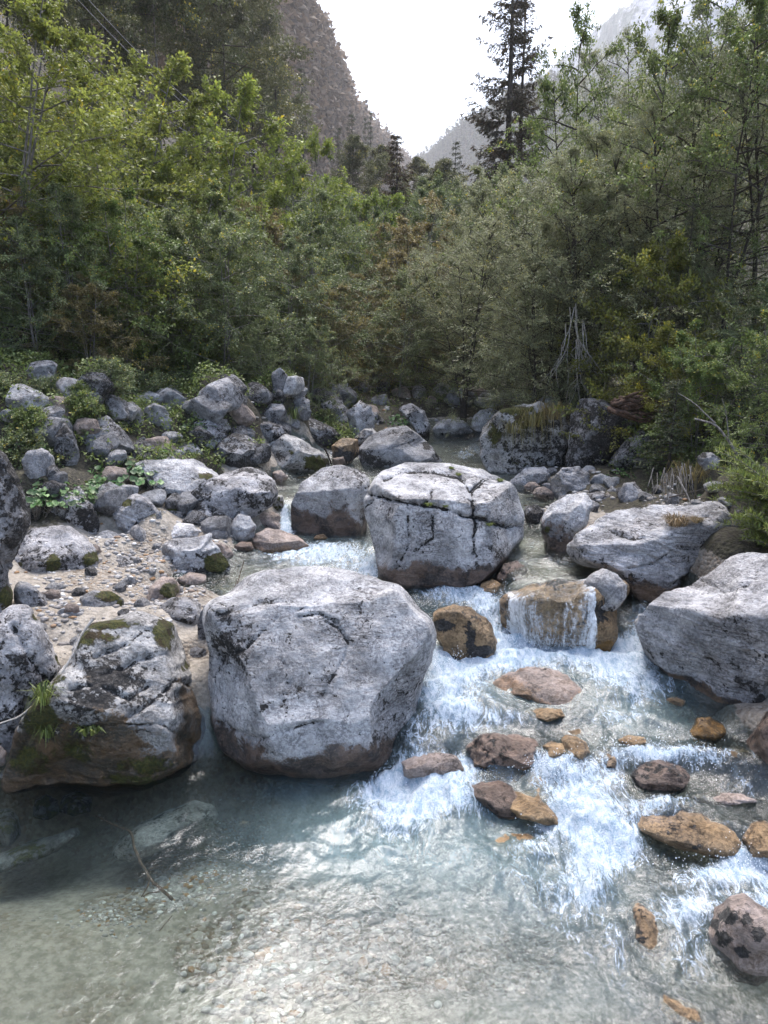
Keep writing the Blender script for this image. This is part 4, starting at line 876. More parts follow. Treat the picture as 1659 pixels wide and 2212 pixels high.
def bark_mat(name, a, b):
    t = NT(name); tc = t.n('ShaderNodeTexCoord'); P = tc.outputs['Object']
    mp = t.n('ShaderNodeMapping'); t.set(mp, 'Vector', P); mp.inputs['Scale'].default_value = (6, 6, 1.5)
    n = t.noise(mp.outputs[0], 5, 6, .65)
    bs = t.n('ShaderNodeBsdfPrincipled', i_Base_Color=t.mix(t.smooth(n, .35, .65), a, b), i_Roughness=.9, i_Normal=t.bump(n, .8, .02))
    return t.surf(bs.outputs[0])
LM = {
 'green': leaf_mat('green leaves', ((.085, .13, .035), (.16, .215, .06), (.15, .17, .065)), .45, .48),
 'lime': leaf_mat('yellow green leaves', ((.11, .16, .028), (.19, .245, .045), (.21, .215, .05)), .5, .5),
 'willow': leaf_mat('grey green willow leaves', ((.14, .165, .085), (.26, .28, .16), (.24, .24, .12)), .4, .48),
 'olive': leaf_mat('olive turning leaves', ((.12, .115, .045), (.20, .18, .07), (.22, .15, .08)), .45, .45),
 'blue': leaf_mat('dull grey green leaves', ((.085, .12, .05), (.165, .205, .09), (.15, .17, .07)), .4, .48),
 'yellow': leaf_mat('yellow leaves', ((.12, .135, .03), (.23, .215, .04), (.14, .16, .035)), .45),
 'spruce': leaf_mat('dark needles', ((.045, .065, .03), (.09, .11, .05), (.08, .08, .045)), .15, .7, (.06, .05, .03)),
 'wood': leaf_mat('dark wood leaves', ((.06, .08, .03), (.11, .135, .05), (.12, .11, .05)), .4, .5),
 'crag': leaf_mat('pinkish brown crag leaves', ((.13, .09, .065), (.20, .145, .10), (.15, .12, .075)), .3, .7, (.2, .13, .06)),  # pinkish brown leaf colour for the crag trees
 'warm': leaf_mat('warm spruce needles', ((.06, .055, .035), (.11, .095, .055), (.10, .08, .05)), .2, .7, (.12, .07, .05)),
 'dead': leaf_mat('brown needles', ((.07, .05, .035), (.11, .075, .05), (.09, .07, .04)), .2, .7, (.10, .06, .03)),
 'reed': leaf_mat('dry grass', ((.14, .10, .055), (.22, .16, .09), (.20, .16, .08)), .3),
 'grass': leaf_mat('fresh grass', ((.09, .13, .03), (.17, .20, .05), (.16, .17, .05)), .35),
 'herb': leaf_mat('broad herb leaves', ((.06, .13, .045), (.12, .21, .07), (.10, .17, .05)), .35, .45),
}
BK = {'grey': bark_mat('grey bark', (.10, .09, .08), (.24, .22, .20)), 'dark': bark_mat('dark bark', (.03, .025, .02), (.075, .06, .05)),
      'pale': bark_mat('bleached dead wood', (.28, .25, .22), (.46, .43, .39)), 'brown': bark_mat('wet brown wood', (.05, .028, .018), (.11, .065, .045))}
class Tubes:
    def __init__(s): s.v = []; s.f = []; s.n = 0
    def add(s, pts, r0, r1, k=4):
        pts = np.asarray(pts, float); n = len(pts)
        tg = np.gradient(pts, axis=0); tg /= np.linalg.norm(tg, axis=1)[:, None] + 1e-9
        ref = np.where(np.abs(tg[:, 2:3]) > .9, np.array([[1., 0, 0]]), np.array([[0, 0, 1.]]))
        a = np.cross(tg, ref); a /= np.linalg.norm(a, axis=1)[:, None] + 1e-9
        b = np.cross(tg, a)
        r = np.linspace(r0, r1, n) if np.isscalar(r0) else np.asarray(r0)
        th = np.arange(k) / k * 2 * np.pi
        V = pts[:, None] + r[:, None, None] * (np.cos(th)[None, :, None] * a[:, None] + np.sin(th)[None, :, None] * b[:, None])
        i, j = np.meshgrid(np.arange(k), np.arange(n - 1)); i = i.ravel(); j = j.ravel()
        F_ = np.stack([j * k + i, j * k + (i + 1) % k, (j + 1) * k + (i + 1) % k, (j + 1) * k + i], 1) + s.n
        s.v.append(V.reshape(-1, 3)); s.f.append(F_); s.n += n * k
    def mesh(s, name, mat): return mesh_np(name, np.vstack(s.v), np.vstack(s.f), mat, True)
def leaves_mesh(name, pos, dr, nrm, L, Wd, attr, mat, bend=.12):
    n = len(pos); dr = dr / (np.linalg.norm(dr, axis=1)[:, None] + 1e-9)
    sd = np.cross(dr, nrm); sd /= np.linalg.norm(sd, axis=1)[:, None] + 1e-9
    up = np.cross(sd, dr)
    L = np.broadcast_to(L, n)[:, None]; Wd = np.broadcast_to(Wd, n)[:, None]
    V = np.stack([pos, pos + dr * L * .45 + sd * Wd * .5 + up * bend * L, pos + dr * L, pos + dr * L * .45 - sd * Wd * .5 + up * bend * L], 1).reshape(-1, 3)
    me = mesh_np(name, V, np.arange(4 * n).reshape(-1, 4), mat)
    vcol(me, 'lf', np.repeat(attr, 4, 0))
    return me
def rnd_unit(rng, n):
    v = rng.normal(size=(n, 3)); return v / np.linalg.norm(v, axis=1)[:, None]
def broadleaf(seed, H, R, stems=3, nb=16, ntw=9, nleaf=30000, leaf=(.075, .038), base=.12, rise=.7, lean=.25, lm='green', bk='grey', spread=.055, rad=.05, top=.5, bare=False, prof=None):
    rng = np.random.RandomState(seed); T = Tubes(); tp = []; td = []; cl = []
    for s in range(stems):
        az = rng.uniform(0, 6.28); ln = rng.uniform(.3, 1) * lean * (1 if stems > 1 else .3)
        n = 9; tt = np.linspace(0, 1, n); h = H * rng.uniform(.78, 1.0 if s else 1.0) if s else H
        wob = np.cumsum(rng.normal(0, .03 * H / n, (n, 2)), 0) * 1.2
        st = np.column_stack([math.cos(az) * ln * h * tt ** 1.3 + wob[:, 0], math.sin(az) * ln * h * tt ** 1.3 + wob[:, 1], h * tt * (1 - .12 * ln)])
        st[0, :2] = (math.cos(az) * .1, math.sin(az) * .1); st[0, 2] = -.3
        T.add(st, rad * H / 6 * rng.uniform(.6, 1), .008, 5)
        for b in range(nb):
            tb = base + (1 - base) * ((b + rng.rand()) / nb) ** .9
            p0 = np.array([np.interp(tb, tt, st[:, c]) for c in range(3)])
            a = b * 2.4 + rng.uniform(-.5, .5) + az
            f = (tb - base) / (1 - base)
            pr = (math.sin(math.pi * min(1, .22 + .78 * f)) ** .6 * (1 - f * .30) + top * (1 - f)) if prof is None else prof(f)
            Lb = R * pr * rng.uniform(.65, 1.1)
            el = rise * (.15 + .75 * f) + rng.uniform(-.25, .25)
            m = 6; s_ = np.linspace(0, 1, m)
            d = np.array([math.cos(a) * math.cos(el), math.sin(a) * math.cos(el), math.sin(el)])
            br = p0 + d * (Lb * s_)[:, None] + np.array([0, 0, -1]) * (Lb * .22 * s_ ** 2 * rng.uniform(0, 1))[:, None] + np.cumsum(rng.normal(0, .03 * Lb, (m, 3)), 0) * s_[:, None]
            T.add(br, max(.008, .018 * H / 6), .004, 3)
            c0 = rng.rand()
            for w in range(ntw):
                tw = rng.uniform(.15, 1) ** .8
                q0 = np.array([np.interp(tw, s_, br[:, c]) for c in range(3)])
                dd = d * rng.uniform(.2, 1) + rng.normal(0, .55, 3) + np.array([0, 0, .15]); dd /= np.linalg.norm(dd)
                Lt = Lb * rng.uniform(.22, .45) + .12
                tw_p = q0 + dd * (Lt * np.array([0, .5, 1]))[:, None] + np.array([[0, 0, 0], rng.normal(0, .05 * Lt, 3), [0, 0, -.12 * Lt]])
                T.add(tw_p, .005, .002, 3)
                tp.append(tw_p); td.append(dd); cl.append((c0, rng.rand()))
    tp = np.array(tp); td = np.array(td); cl = np.array(cl)
    k = rng.randint(0, len(tp), nleaf); s = rng.uniform(.05, 1.05, nleaf)
    s0 = np.clip(s * 2, 0, 1)[:, None]; s1 = np.clip(s * 2 - 1, 0, 1.1)[:, None]
    pos = tp[k, 0] * (1 - s0) + tp[k, 1] * s0 + (tp[k, 2] - tp[k, 1]) * s1
    pos = pos + rng.normal(0, spread, (nleaf, 3)) * np.array([1, 1, .7])
    dr = td[k] * .7 + rnd_unit(rng, nleaf) * .9 + np.array([0, 0, -.25])
    nr = rnd_unit(rng, nleaf) * .65 + np.array([0, 0, 1.0])
    at = np.column_stack([np.clip(cl[k, 0] * .6 + rng.rand(nleaf) * .4, 0, 1), np.clip(cl[k, 1] * .5 + rng.rand(nleaf) * .5, 0, 1), np.clip(rng.rand(nleaf) * .55 + cl[k, 1] * .47, 0, 1)])
    sz = rng.uniform(.65, 1.2, nleaf)
    cm = leaves_mesh('crown', pos, dr, nr, leaf[0] * sz, leaf[1] * sz, at, LM[lm])
    return T.mesh('trunk', BK[bk]), cm, H
def spruce(seed, H, R, lm='spruce', dens=1., base=.06, sparse=0., ns=1.):
    rng = np.random.RandomState(seed); T = Tubes(); P_ = []; D_ = []; A_ = []
    T.add(np.column_stack([np.cumsum(rng.normal(0, .01, 10)), np.cumsum(rng.normal(0, .01, 10)), np.linspace(-.3, H, 10)]), H * .011 + .02, .01, 7)
    z = H * base
    while z < H * .985:
        f = z / H; nb = rng.randint(4, 7)
        for b in range(nb):
            if rng.rand() < sparse: continue
            a = rng.uniform(0, 6.28); Lb = R * ((1 - f) ** .75 + .03) * rng.uniform(.55, 1.15)
            m = 7; s_ = np.linspace(0, 1, m)
            el = -.15 + .5 * f
            out = np.array([math.cos(a), math.sin(a), 0])
            zc = Lb * (math.sin(el) * s_ - .28 * np.sin(s_ * 2.6) * (1 - f) + .16 * s_ ** 2)
            br = np.array([0, 0, z]) + out * (Lb * s_)[:, None]; br[:, 2] += zc
            T.add(br, .012 + .006 * Lb, .003, 3)
            nt = int(max(4, Lb * 9))
            for w in range(nt):
                tw = .12 + .88 * (w + rng.rand()) / nt
                q = np.array([np.interp(tw, s_, br[:, c]) for c in range(3)])
                sd = np.array([-out[1], out[0], 0]) * (1 if w % 2 else -1)
                dd = sd * .8 + out * .7 + np.array([0, 0, -.45 * rng.uniform(.3, 1.5)]) + rng.normal(0, .15, 3); dd /= np.linalg.norm(dd)
                Lt = Lb * .30 * (1.1 - tw) + .16
                nn = int((6 + Lt * 42) * dens)
                t_ = rng.uniform(0, 1, nn)[:, None]
                P_.append(q + dd * Lt * t_ + rng.normal(0, .018, (nn, 3))); D_.append(np.repeat(dd[None], nn, 0) + rnd_unit(rng, nn) * .6)
                A_.append(np.column_stack([rng.rand(nn), np.full(nn, rng.rand()) * .6 + .4 * rng.rand(nn), rng.rand(nn)]))
        z += H * .018 + .06 * rng.rand() + .06
    pos = np.vstack(P_); dr = np.vstack(D_); at = np.vstack(A_)
    nr = rnd_unit(rng, len(pos)) * .6 + np.array([0, 0, 1])
    cm = leaves_mesh('crown', pos, dr, nr, .10 * rng.uniform(.7, 1.3, len(pos)) * (H / 12) ** .35 * ns, .022 * (H / 12) ** .35 * ns * 1.3, at, LM[lm], .03)
    return T.mesh('trunk', BK['dark']), cm, H

PR = {}
PR['bushA'] = broadleaf(1, 6, 2.1, 4, 12, 8, 26000, lm='green', leaf=(.085, .047), rise=.5)
PR['bushB'] = broadleaf(2, 6, 2.3, 3, 14, 8, 26000, lm='blue', leaf=(.078, .04), rise=.5)
PR['bushC'] = broadleaf(3, 6, 2.0, 5, 11, 8, 26000, lm='olive', leaf=(.085, .046), rise=.55)
PR['limeA'] = broadleaf(4, 6.5, 2.2, 4, 13, 8, 26000, lm='lime', leaf=(.085, .047), rise=.5)
PR['limeB'] = broadleaf(5, 6.5, 1.9, 3, 15, 8, 20000, lm='lime', leaf=(.095, .052), rise=.55)
PR['willowA'] = broadleaf(6, 8, 2.3, 4, 20, 9, 52000, lm='willow', leaf=(.085, .018), lean=.22, rise=.95, spread=.05, bk='dark')
PR['willowB'] = broadleaf(7, 8, 2.5, 5, 17, 9, 52000, lm='willow', leaf=(.085, .018), lean=.3, rise=1.0, spread=.05, bk='dark')
PR['alder'] = broadleaf(8, 9, 2.6, 2, 24, 8, 22000, lm='green', leaf=(.08, .045), lean=.25, rise=.6, base=.2, bk='dark')
PR['willowThin'] = broadleaf(16, 8, 2.4, 5, 17, 8, 34000, lm='willow', leaf=(.085, .018), lean=.3, rise=1.0, spread=.05, bk='dark')
PR['yellow'] = broadleaf(9, 4, 1.7, 2, 14, 7, 11000, lm='yellow', leaf=(.085, .045), rise=.35)
PR['woodA'] = broadleaf(10, 18, 4.2, 1, 34, 9, 34000, lm='wood', leaf=(.20, .12), base=.35, rise=.55, bk='dark', spread=.2, rad=.05)
PR['woodB'] = broadleaf(11, 18, 3.6, 1, 36, 9, 34000, lm='wood', leaf=(.20, .12), base=.58, rise=.5, bk='grey', spread=.2, rad=.055)
PR['spruce'] = spruce(12, 12, 2.0, dens=.8)
PR['spruceBig'] = spruce(13, 24, 3.6, 'warm', dens=.62, sparse=.14, ns=1.7)
PR['larch'] = spruce(14, 12, 2.2, 'dead', .9, sparse=.05, ns=1.5)
PR['sapling'] = spruce(15, 4, 1.0, dens=.9)
TREES = []
def tree(pk, name, x, y, top_z, label, group=None, cat='tree', rz=None, wide=1.0, zoff=0.):
    tm, cm, H = PR[pk]
    z = float(level([x], [y])[0][0]) - .15 + zoff
    rng = random.Random(int(x * 977 + y * 131))
    s = (top_z - z) / H
    e = bpy.data.objects.new(name, None); COL.objects.link(e)
    e.location = (x, y, z); e.rotation_euler = (0, 0, rng.uniform(0, 6.28) if rz is None else rz)
    e.scale = (s * wide, s * wide, s)
    link('trunk', tm, e); link('crown', cm, e)
    tag(e, label, cat, group); TREES.append(e)
    return e
def at_px(u, v, Y):
    p = PY(u, v, Y); return p
def ttree(pk, name, u, vtop, Y, label, **k):
    p = PY(u, vtop, Y); return tree(pk, name, PY(u, max(vtop, 130), Y)[0], Y, p[2], label, **k)
# canopy outline of the thicket in the photo
SKU = [-200, 0, 120, 250, 330, 400, 520, 600, 700, 800, 900, 950, 1020, 1100, 1180, 1250, 1300, 1400, 1500, 1659, 1900]
SKV = [-60, 60, 130, 180, 240, 300, 330, 330, 370, 395, 385, 385, 350, 365, 345, 250, 170, 60, 10, -30, -60]
rngt = random.Random(5)
ROWS = [(16.0, 1.5, -150, 300, .5), (16.8, 1.4, 200, 700, .36), (17.0, 1.7, -60, 420, .74), (18.2, 1.8, -150, 620, .80), (20, 1.9, -200, 1000, .66), (22.5, 2.0, -200, 1260, .78), (26, 2.2, -250, 1300, .92), (30.5, 2.5, -250, 1350, 1.), (37, 3.0, -300, 1700, 1.), (46, 3.8, -300, 1800, 1.)]
GL_ = {'left': ('bushes covering the left bank slope', 'leafy bush in the dense thicket rising on the left bank'),
       'mid': ('bushes closing the valley behind the stream', 'leafy bush in the dark thicket straight behind the upper stream')}
COLP = [(20,'at the left edge'),(110,'above the tall left rock'),(185,'above the squat grey rock'),(260,'above the smooth grey block'),(340,'above the long white boulder'),(430,'above the pale topped boulder'),(500,'above the dark humped boulder'),(580,'above the low mossy boulder'),(660,'above the two-toned boulder'),(740,'above the round brown boulder'),(820,'above the whale-backed boulder'),(900,'above the spotted humped boulder'),(980,'above the far end of the stream'),(1060,'above the smooth white boulder upstream'),(1140,'above the left side of the moss-capped block'),(1220,'above the right side of the moss-capped block'),(1340,'above the upright lichen block'),(1480,'above the sloping dark rock'),(99999,'at the right edge')]
ORD = ['lowest front', 'low second', 'third', 'fourth', 'fifth', 'sixth', 'seventh', 'eighth', 'ninth', 'rearmost']
for ri, (Yr, sp, u0, u1, fr) in enumerate(ROWS):
    rn = 0
    du = sp / Yr * 1670 * .8
    u = u0 + rngt.uniform(0, du)
    while u < u1:
        Y = Yr + rngt.uniform(-.9, .9); uu = u + rngt.uniform(-.3, .3) * du
        vtop = float(np.interp(uu, SKU, SKV)); vb = 860.
        vt = vb - (vb - vtop) * min(1.0, fr * rngt.uniform(.78, 1.06)) + rngt.uniform(0, 25)
        x = PY(uu, vt, Y)[0]
        if level([x], [Y])[1][0] > .25: u += du; continue
        ll = uu < 640 and Yr > 17
        r = rngt.random()
        if uu < 470 and fr > .75: pk = 'limeA' if r < .5 else ('limeB' if r < .7 else 'bushA')
        elif uu < 760: pk = 'bushA' if r < .25 else 'limeB' if r < .45 and fr > .9 else 'bushC' if r < .62 else 'bushB'
        elif uu < 1010: pk = 'bushB' if r < .4 else 'bushC' if r < .65 else 'bushA'
        else: pk = 'willowA' if r < .4 else 'willowB' if r < .6 else 'bushB'
        if Yr < 19.5 and uu > 250: pk = 'bushB' if r < .6 else 'bushA'
        colp = next(c for m_, c in COLP if uu < m_)
        tz = PY(uu, vt, Y)[2]
        lb = 'bush, %s thicket row, %s' % (ORD[ri], colp); g = 'bushes of the thicket'
        nm = {'l': 'yellow_green_bush', 'b': 'leafy_bush', 'w': 'willow_bush'}[pk[0]]
        lab = {'limeA': 'yellow-green ', 'limeB': 'slim yellow-green ', 'bushA': 'mid green ', 'bushB': 'dull grey-green ', 'bushC': 'olive brown ', 'willowA': 'narrow-leaved ', 'willowB': 'spreading narrow-leaved '}[pk]
        tree(pk, nm, float(x), Y, float(tz), lab + lb, group=g, cat='bush')
        u += du
from collections import defaultdict
_c = defaultdict(list)
for o in TREES: _c[o['label']].append(o)
for k_, l_ in _c.items():
    if len(l_) > 1:
        l_.sort(key=lambda o: -o.scale[2])
        for o, w_ in zip(l_, ['tallest', 'middle-sized', 'shortest', 'stunted'] if len(l_) > 2 else ['taller', 'shorter']): o['label'] = w_ + ' ' + k_
PR['shrub'] = broadleaf(21, 1.3, .75, 6, 7, 6, 5200, lm='blue', leaf=(.085, .046), rise=.5, lean=.4, rad=.06, spread=.05)
PR['shrubG'] = broadleaf(22, 1.3, .8, 6, 7, 6, 5200, lm='green', leaf=(.095, .052), rise=.4, lean=.45, rad=.06, spread=.05)
SHR = [(30,905,'beside the squat grey rock'),(110,870,'over the tall leaning slab'),(15,850,'at the left edge above the leafy clump'),(165,850,'left of the highest notched rock'),(235,838,'behind the highest notched rock'),(255,890,'right of the highest notched rock'),(300,855,'above the grooved pinkish rock'),
 (345,862,'left of the lilac grey rock'),(395,905,'right of the upright grey rock'),(440,858,'right of the lilac grey rock'),(385,960,'between the flat mottled rock and the pale topped boulder'),(330,950,'under the upright grey rock'),(500,862,'above the pale topped boulder'),(560,850,'under the thin grey stems'),
 (610,870,'above the broad dark speckled boulder'),(655,880,'left of the squarish bank rock'),(700,905,'below the wedge shaped rock'),(60,1000,'beside the tall left rock'),(75,935,'in front of the pointed half hidden rock'),(760,870,'above the spotted boulder upstream'),(830,872,'in the dark behind the whale-backed boulder'),(180,905,'between leaning slab and smooth grey block'),(1290,965,'on the lichen block'),(960,868,'above the white flat-topped boulder')]
for i_, (u, v, w_) in enumerate(SHR):
    if 200 < u < 900 and i_ % 3 != 1: continue
    h = hit(u, v + 6); pk = 'shrub' if i_ % 3 else 'shrubG'
    tree(pk, 'shrub', float(h[0]), float(h[1]), float(h[2]) + (.2 + .4 * ((i_ * 37) % 10) / 10), ('low grey-green' if i_ % 3 else 'low fresh green') + ' shrub ' + w_, cat='shrub')
# right hand trees
for pk, nm, u, vt, Y, lb, wd in [
 ('willowA','willow',1120,350,21,'rounded grey-green willow beneath the tall double spruce',1.25),
 ('willowB','willow',1010,470,19.5,'low grey-green willow leaning over the upper stream',1.1),
 ('willowA','willow',1230,420,17.5,'grey-green willow behind the moss-capped block with dead branches hanging in it',1.15),
 ('willowThin','willow',1330,300,19,'grey-green willow right of the tall spruce, pale mountain showing through its top',1.1),
 ('willowA','willow',1290,330,16.6,'bushy grey-green willow between the tall spruce and the yellow beech',1.25),
 ('willowB','willow',1480,240,16.2,'broad rounded willow above the long slab, in front of the leaning alder',1.25),
 ('willowA','willow',1180,520,16.4,'low rounded willow directly behind the moss-capped block',1.2),
 ('alder','alder',1250,60,20,'thin-crowned green alder reaching up against the pale mountain',.75),
 ('alder','alder',1420,-90,17,'tall alder with a leaning dark trunk and open top, upper right',.8),
 ('willowB','willow',1440,330,18,'dense willow below the leaning alder',1.1),
 ('willowThin','willow',1560,120,17.5,'tall willow at the right with many thin dark stems',1.05),
 ('willowThin','willow',1700,20,16.5,'tall willow cut off by the upper right corner',1.1),
 ('alder','alder',1620,-120,15.5,'broad alder filling the top right corner',.85),
 ('willowA','willow',1480,560,15.2,'short willow under the tall right hand trees',1.1),
 ('bushB','leafy_bush',1640,600,13.4,'dull green bush above the right earth bank at the edge of the view',1.1),
 ('bushA','leafy_bush',1530,690,12.6,'bushy green shrub directly above the right earth bank',.95),
 ('bushA','leafy_bush',1720,640,11,'green shrub overhanging the right edge above the spiky willow shoots',.9),
 ('spruce','spruce',1500,430,14.6,'dark spruce among the right hand trees beside the yellow-leaved branches',.85),
 ('sapling','young_spruce',1600,740,12.2,'young dark spruce in front of the mottled rock at the right',.95),
 ('sapling','young_spruce',1460,815,11.8,'low drooping young spruce over the sloping dark rock',1.3),
 ('yellow','yellow_beech',1390,515,14.9,'yellow-leaved young beech in front of the dark spruce',.85),
 ('yellow','yellow_beech',1440,700,13.6,'low yellow-green beech over the upright lichen block',1.0),
 ('yellow','yellow_beech',1640,640,15.8,'yellow beech at the right edge beside the mottled rock',.8),
 ('limeB','beech',430,190,24,'bright yellow-green beech sticking up from the thicket near the bare trunk',1.0),
 ('limeB','beech',625,265,26,'narrow bright yellow-green tree left of the valley gap',.8),
 ('limeA','beech',-30,-60,17,'large yellow-green tree filling the left edge',1.1),
 ('limeA','beech',60,90,19,'yellow-green tree leaning in from the left edge above the slope',1.),
 ('limeB','beech',250,130,23,'pale yellow-green sapling top against the dark trunks',1.1),
 ('bushB','leafy_bush',905,395,30,'pale green rounded bush in the middle of the valley gap',.9),
 ('larch','dead_spruce',858,285,38,'thin brown half dead spruce in the middle of the valley gap',1.2),
 ('spruce','spruce',985,300,42,'small green spruce tip right of the brown half dead spruce',.9),
 ('spruce','spruce',1035,372,33,'small spruce sapling tip below the tall double spruce',.7),
 ('spruceBig','spruce',1103,-330,40,'tall dark spruce standing against the white sky, left of its pair',1.0),
 ('spruceBig','spruce',1130,-110,41.5,'tall dark spruce standing against the white sky, right of its pair',1.0),
 ('spruce','spruce',592,85,58,'lone dark spruce at the foot of the left crag',1.15),
 ('spruce','blue_spruce',385,120,52,'greyish young spruce between the bare trunks and the lone spruce',.9),
 ('spruce','spruce',800,235,120,'skinny spruce spire on the slope left of the valley gap',.5),
 ('spruce','spruce',790,248,125,'shorter skinny spire next to the spruce spire left of the gap',.45),
 ]:
    ttree(pk, nm, u, vt, Y, lb, wide=wd, cat='bush' if 'bush' in nm else 'tree')
# tall wood behind the thicket on the left slope
wl = [('woodA',140,-330,36,'tall dark tree trunk at the upper left, its crown above the view'),('woodB',325,-360,44,'tall tree with a grey trunk, left one of the close pair'),('woodB',343,-300,42,'pale straight trunk, right one of the close pair in the upper left wood'),
 ('woodA',480,-150,50,'dark forked tree between the trunk pair and the lone spruce'),('woodA',455,-60,56,'thin dark tree just left of the forked tree'),('woodA',560,-30,66,'olive tree high on the slope left of the lone spruce'),
 ('woodA',20,-420,30,'dark tall tree at the upper left corner'),('woodA',230,-380,40,'dark tall tree between corner and trunk pair'),('woodB',405,-250,55,'tall tree right of the trunk pair'),('woodA',300,-200,60,'dark tree behind the trunk pair'),('woodA',520,20,75,'olive tree behind the forked tree'),('spruce',60,-200,38,'dark spruce behind the yellow-green trees on the left'),('spruce',180,-120,46,'dark spruce standing in the shade of the upper left wood'),('spruce',270,-60,50,'dark spruce left of the trunk pair'),('spruce',430,40,60,'dark spruce right of the trunk pair'),('spruce',540,60,64,'dark spruce left of the lone spruce'),
 ('spruce',650,140,75,'small dark spruce right of the lone spruce'),('spruce',760,240,110,'little spruce on the ridge foot left of the valley gap'),('spruce',730,270,90,'little spruce below the spires'),('woodA',760,300,70,'olive tree below the spires'),('woodA',820,320,75,'olive tree at the left of the brown half dead spruce'),('woodB',960,350,60,'green tree in the valley gap'),('woodA',900,345,85,'far olive tree in the centre of the valley gap')]
for pk, u, vt, Y, lb in wl:
    ttree(pk, 'spruce' if pk == 'spruce' else 'forest_tree', u, vt, Y, lb, wide=.9)
# far forest on the crag and the spur: one mass each
def mass(name, G, n, size, lm, label, seed, smin=.02, smax=1., conif=False):
    rng = np.random.RandomState(seed); nv, nu = G.shape[:2]
    a = rng.randint(0, nu - 1, n); b = (rng.uniform(smin, smax, n) * (nv - 1)).astype(int)
    p = G[b, a] + (G[b, np.minimum(a + 1, nu - 1)] - G[b, a]) * rng.rand(n)[:, None]
    m = fbm(p / 40, 3, seed) > -.25
    p = p[m]; n = len(p); k = 26
    sz = size * rng.uniform(.6, 1.3, n)
    t_ = rng.rand(n, k); 
    rr = (1 - t_) * .28 if conif else .45 * np.sin(np.pi * np.clip(t_, .08, 1)) ** .5
    th = rng.uniform(0, 6.28, (n, k))
    pos = p[:, None] + sz[:, None, None] * np.stack([np.cos(th) * rr, np.sin(th) * rr, t_], 2) + np.array([0, 0, -.5])
    pos = pos.reshape(-1, 3); N = len(pos)
    dr = rnd_unit(rng, N) + np.array([0, 0, -.4]); nr = rnd_unit(rng, N) + np.array([0, -.3, .8])
    L = np.repeat(sz, k) * (.2 if conif else .3)
    cl = np.repeat(rng.rand(n), k)
    me = leaves_mesh(name, pos, dr, nr, L, L * .7, np.column_stack([cl, np.repeat(rng.rand(n), k), cl * .9]), LM[lm])
    tag(link(name, me), label, kind='stuff')
mass('hillside_forest', GL, 22000, 6.5, 'crag', 'mixed forest clothing the steep left crag', 31, .02, .985)
mass('distant_conifer_forest', GS, 7000, 9, 'spruce', 'conifer forest on the spur at the right of the valley gap', 33, .05, 1.0, True)
# ------------------------------------------------------------------ helpers for small things
def cast(key, u, v):
    P, Fc = BVH[key]
    if not isinstance(P, BVHTree) and key not in _bv: _bv[key] = BVHTree.FromPolygons([tuple(p) for p in P], [tuple(int(i) for i in f) for f in Fc])
    dx, dz = ray(u, v); d = Vector((dx, 1, dz)).normalized()
    h = _bv[key].ray_cast(Vector((0, 0, CAM_Z)), d)
    return h
_bv = {}
def wood(name, paths, mat, label, cat='branch', k=5):
    T = Tubes()
    for pts, r0, r1 in paths:
        pts = np.array(pts, float)
        n = max(8, len(pts) * 4); s = np.linspace(0, len(pts) - 1, n)
        q = np.stack([np.interp(s, np.arange(len(pts)), pts[:, c]) for c in range(3)], 1)
        ker = np.array([.25, .5, .25])
        for _ in range(3): q[1:-1] = .25 * q[:-2] + .5 * q[1:-1] + .25 * q[2:]
        q += (fbm(q * 7, 2, 3)[:, None] * .6 + 0) * np.array([.012, .012, .012])
        T.add(q, r0, r1, k)
    me = T.mesh(name, BK[mat]); o = link(name, me)
    return tag(o, label, cat)
# ------------------------------------------------------------------ falling water
def fall_mat():
    t = NT('falling water'); tc = t.n('ShaderNodeTexCoord'); P = tc.outputs['Object']
    mp = t.n('ShaderNodeMapping'); t.set(mp, 'Vector', P); mp.inputs['Scale'].default_value = (1, 1, .16)
    n = t.noise(mp.outputs[0], 17, 7, .7, .6); n2 = t.noise(P, 30, 5, .7); R, G, B, _ = t.attr('fl')
    f = t.math('ADD', t.math('ADD', t.math('MULTIPLY', n, .75), t.math('MULTIPLY', n2, .45)), t.math('MULTIPLY', R, .30))
    f = t.smooth(f, .60, 1.02)
    tr = t.n('ShaderNodeBsdfTransparent', i_Color=(.93, .96, .97)); df = t.n('ShaderNodeBsdfDiffuse', i_Color=(.86, .90, .94), i_Normal=t.bump(t.math('ADD', n, n2), .8, .03))
    gl = t.n('ShaderNodeBsdfGlossy', i_Roughness=.08, i_Normal=t.bump(n, .6, .03)); fr = t.n('ShaderNodeFresnel', i_IOR=1.4)
    a = t.n('ShaderNodeMixShader'); t.set(a, 0, t.math('MULTIPLY', fr.outputs[0], .35)); t.set(a, 1, tr.outputs[0]); t.set(a, 2, gl.outputs[0])
    b = t.n('ShaderNodeMixShader'); t.set(b, 0, f); t.set(b, 1, a.outputs[0]); t.set(b, 2, df.outputs[0])
    e = t.n('ShaderNodeMixShader'); tr2 = t.n('ShaderNodeBsdfTransparent')
    t.set(e, 0, t.smooth(t.math('ADD', G, t.math('MULTIPLY', t.math('SUBTRACT', n, .5), 1.6)), .35, .5)); t.set(e, 1, tr2.outputs[0]); t.set(e, 2, b.outputs[0])
    return t.surf(e.outputs[0])
M['fall'] = fall_mat()
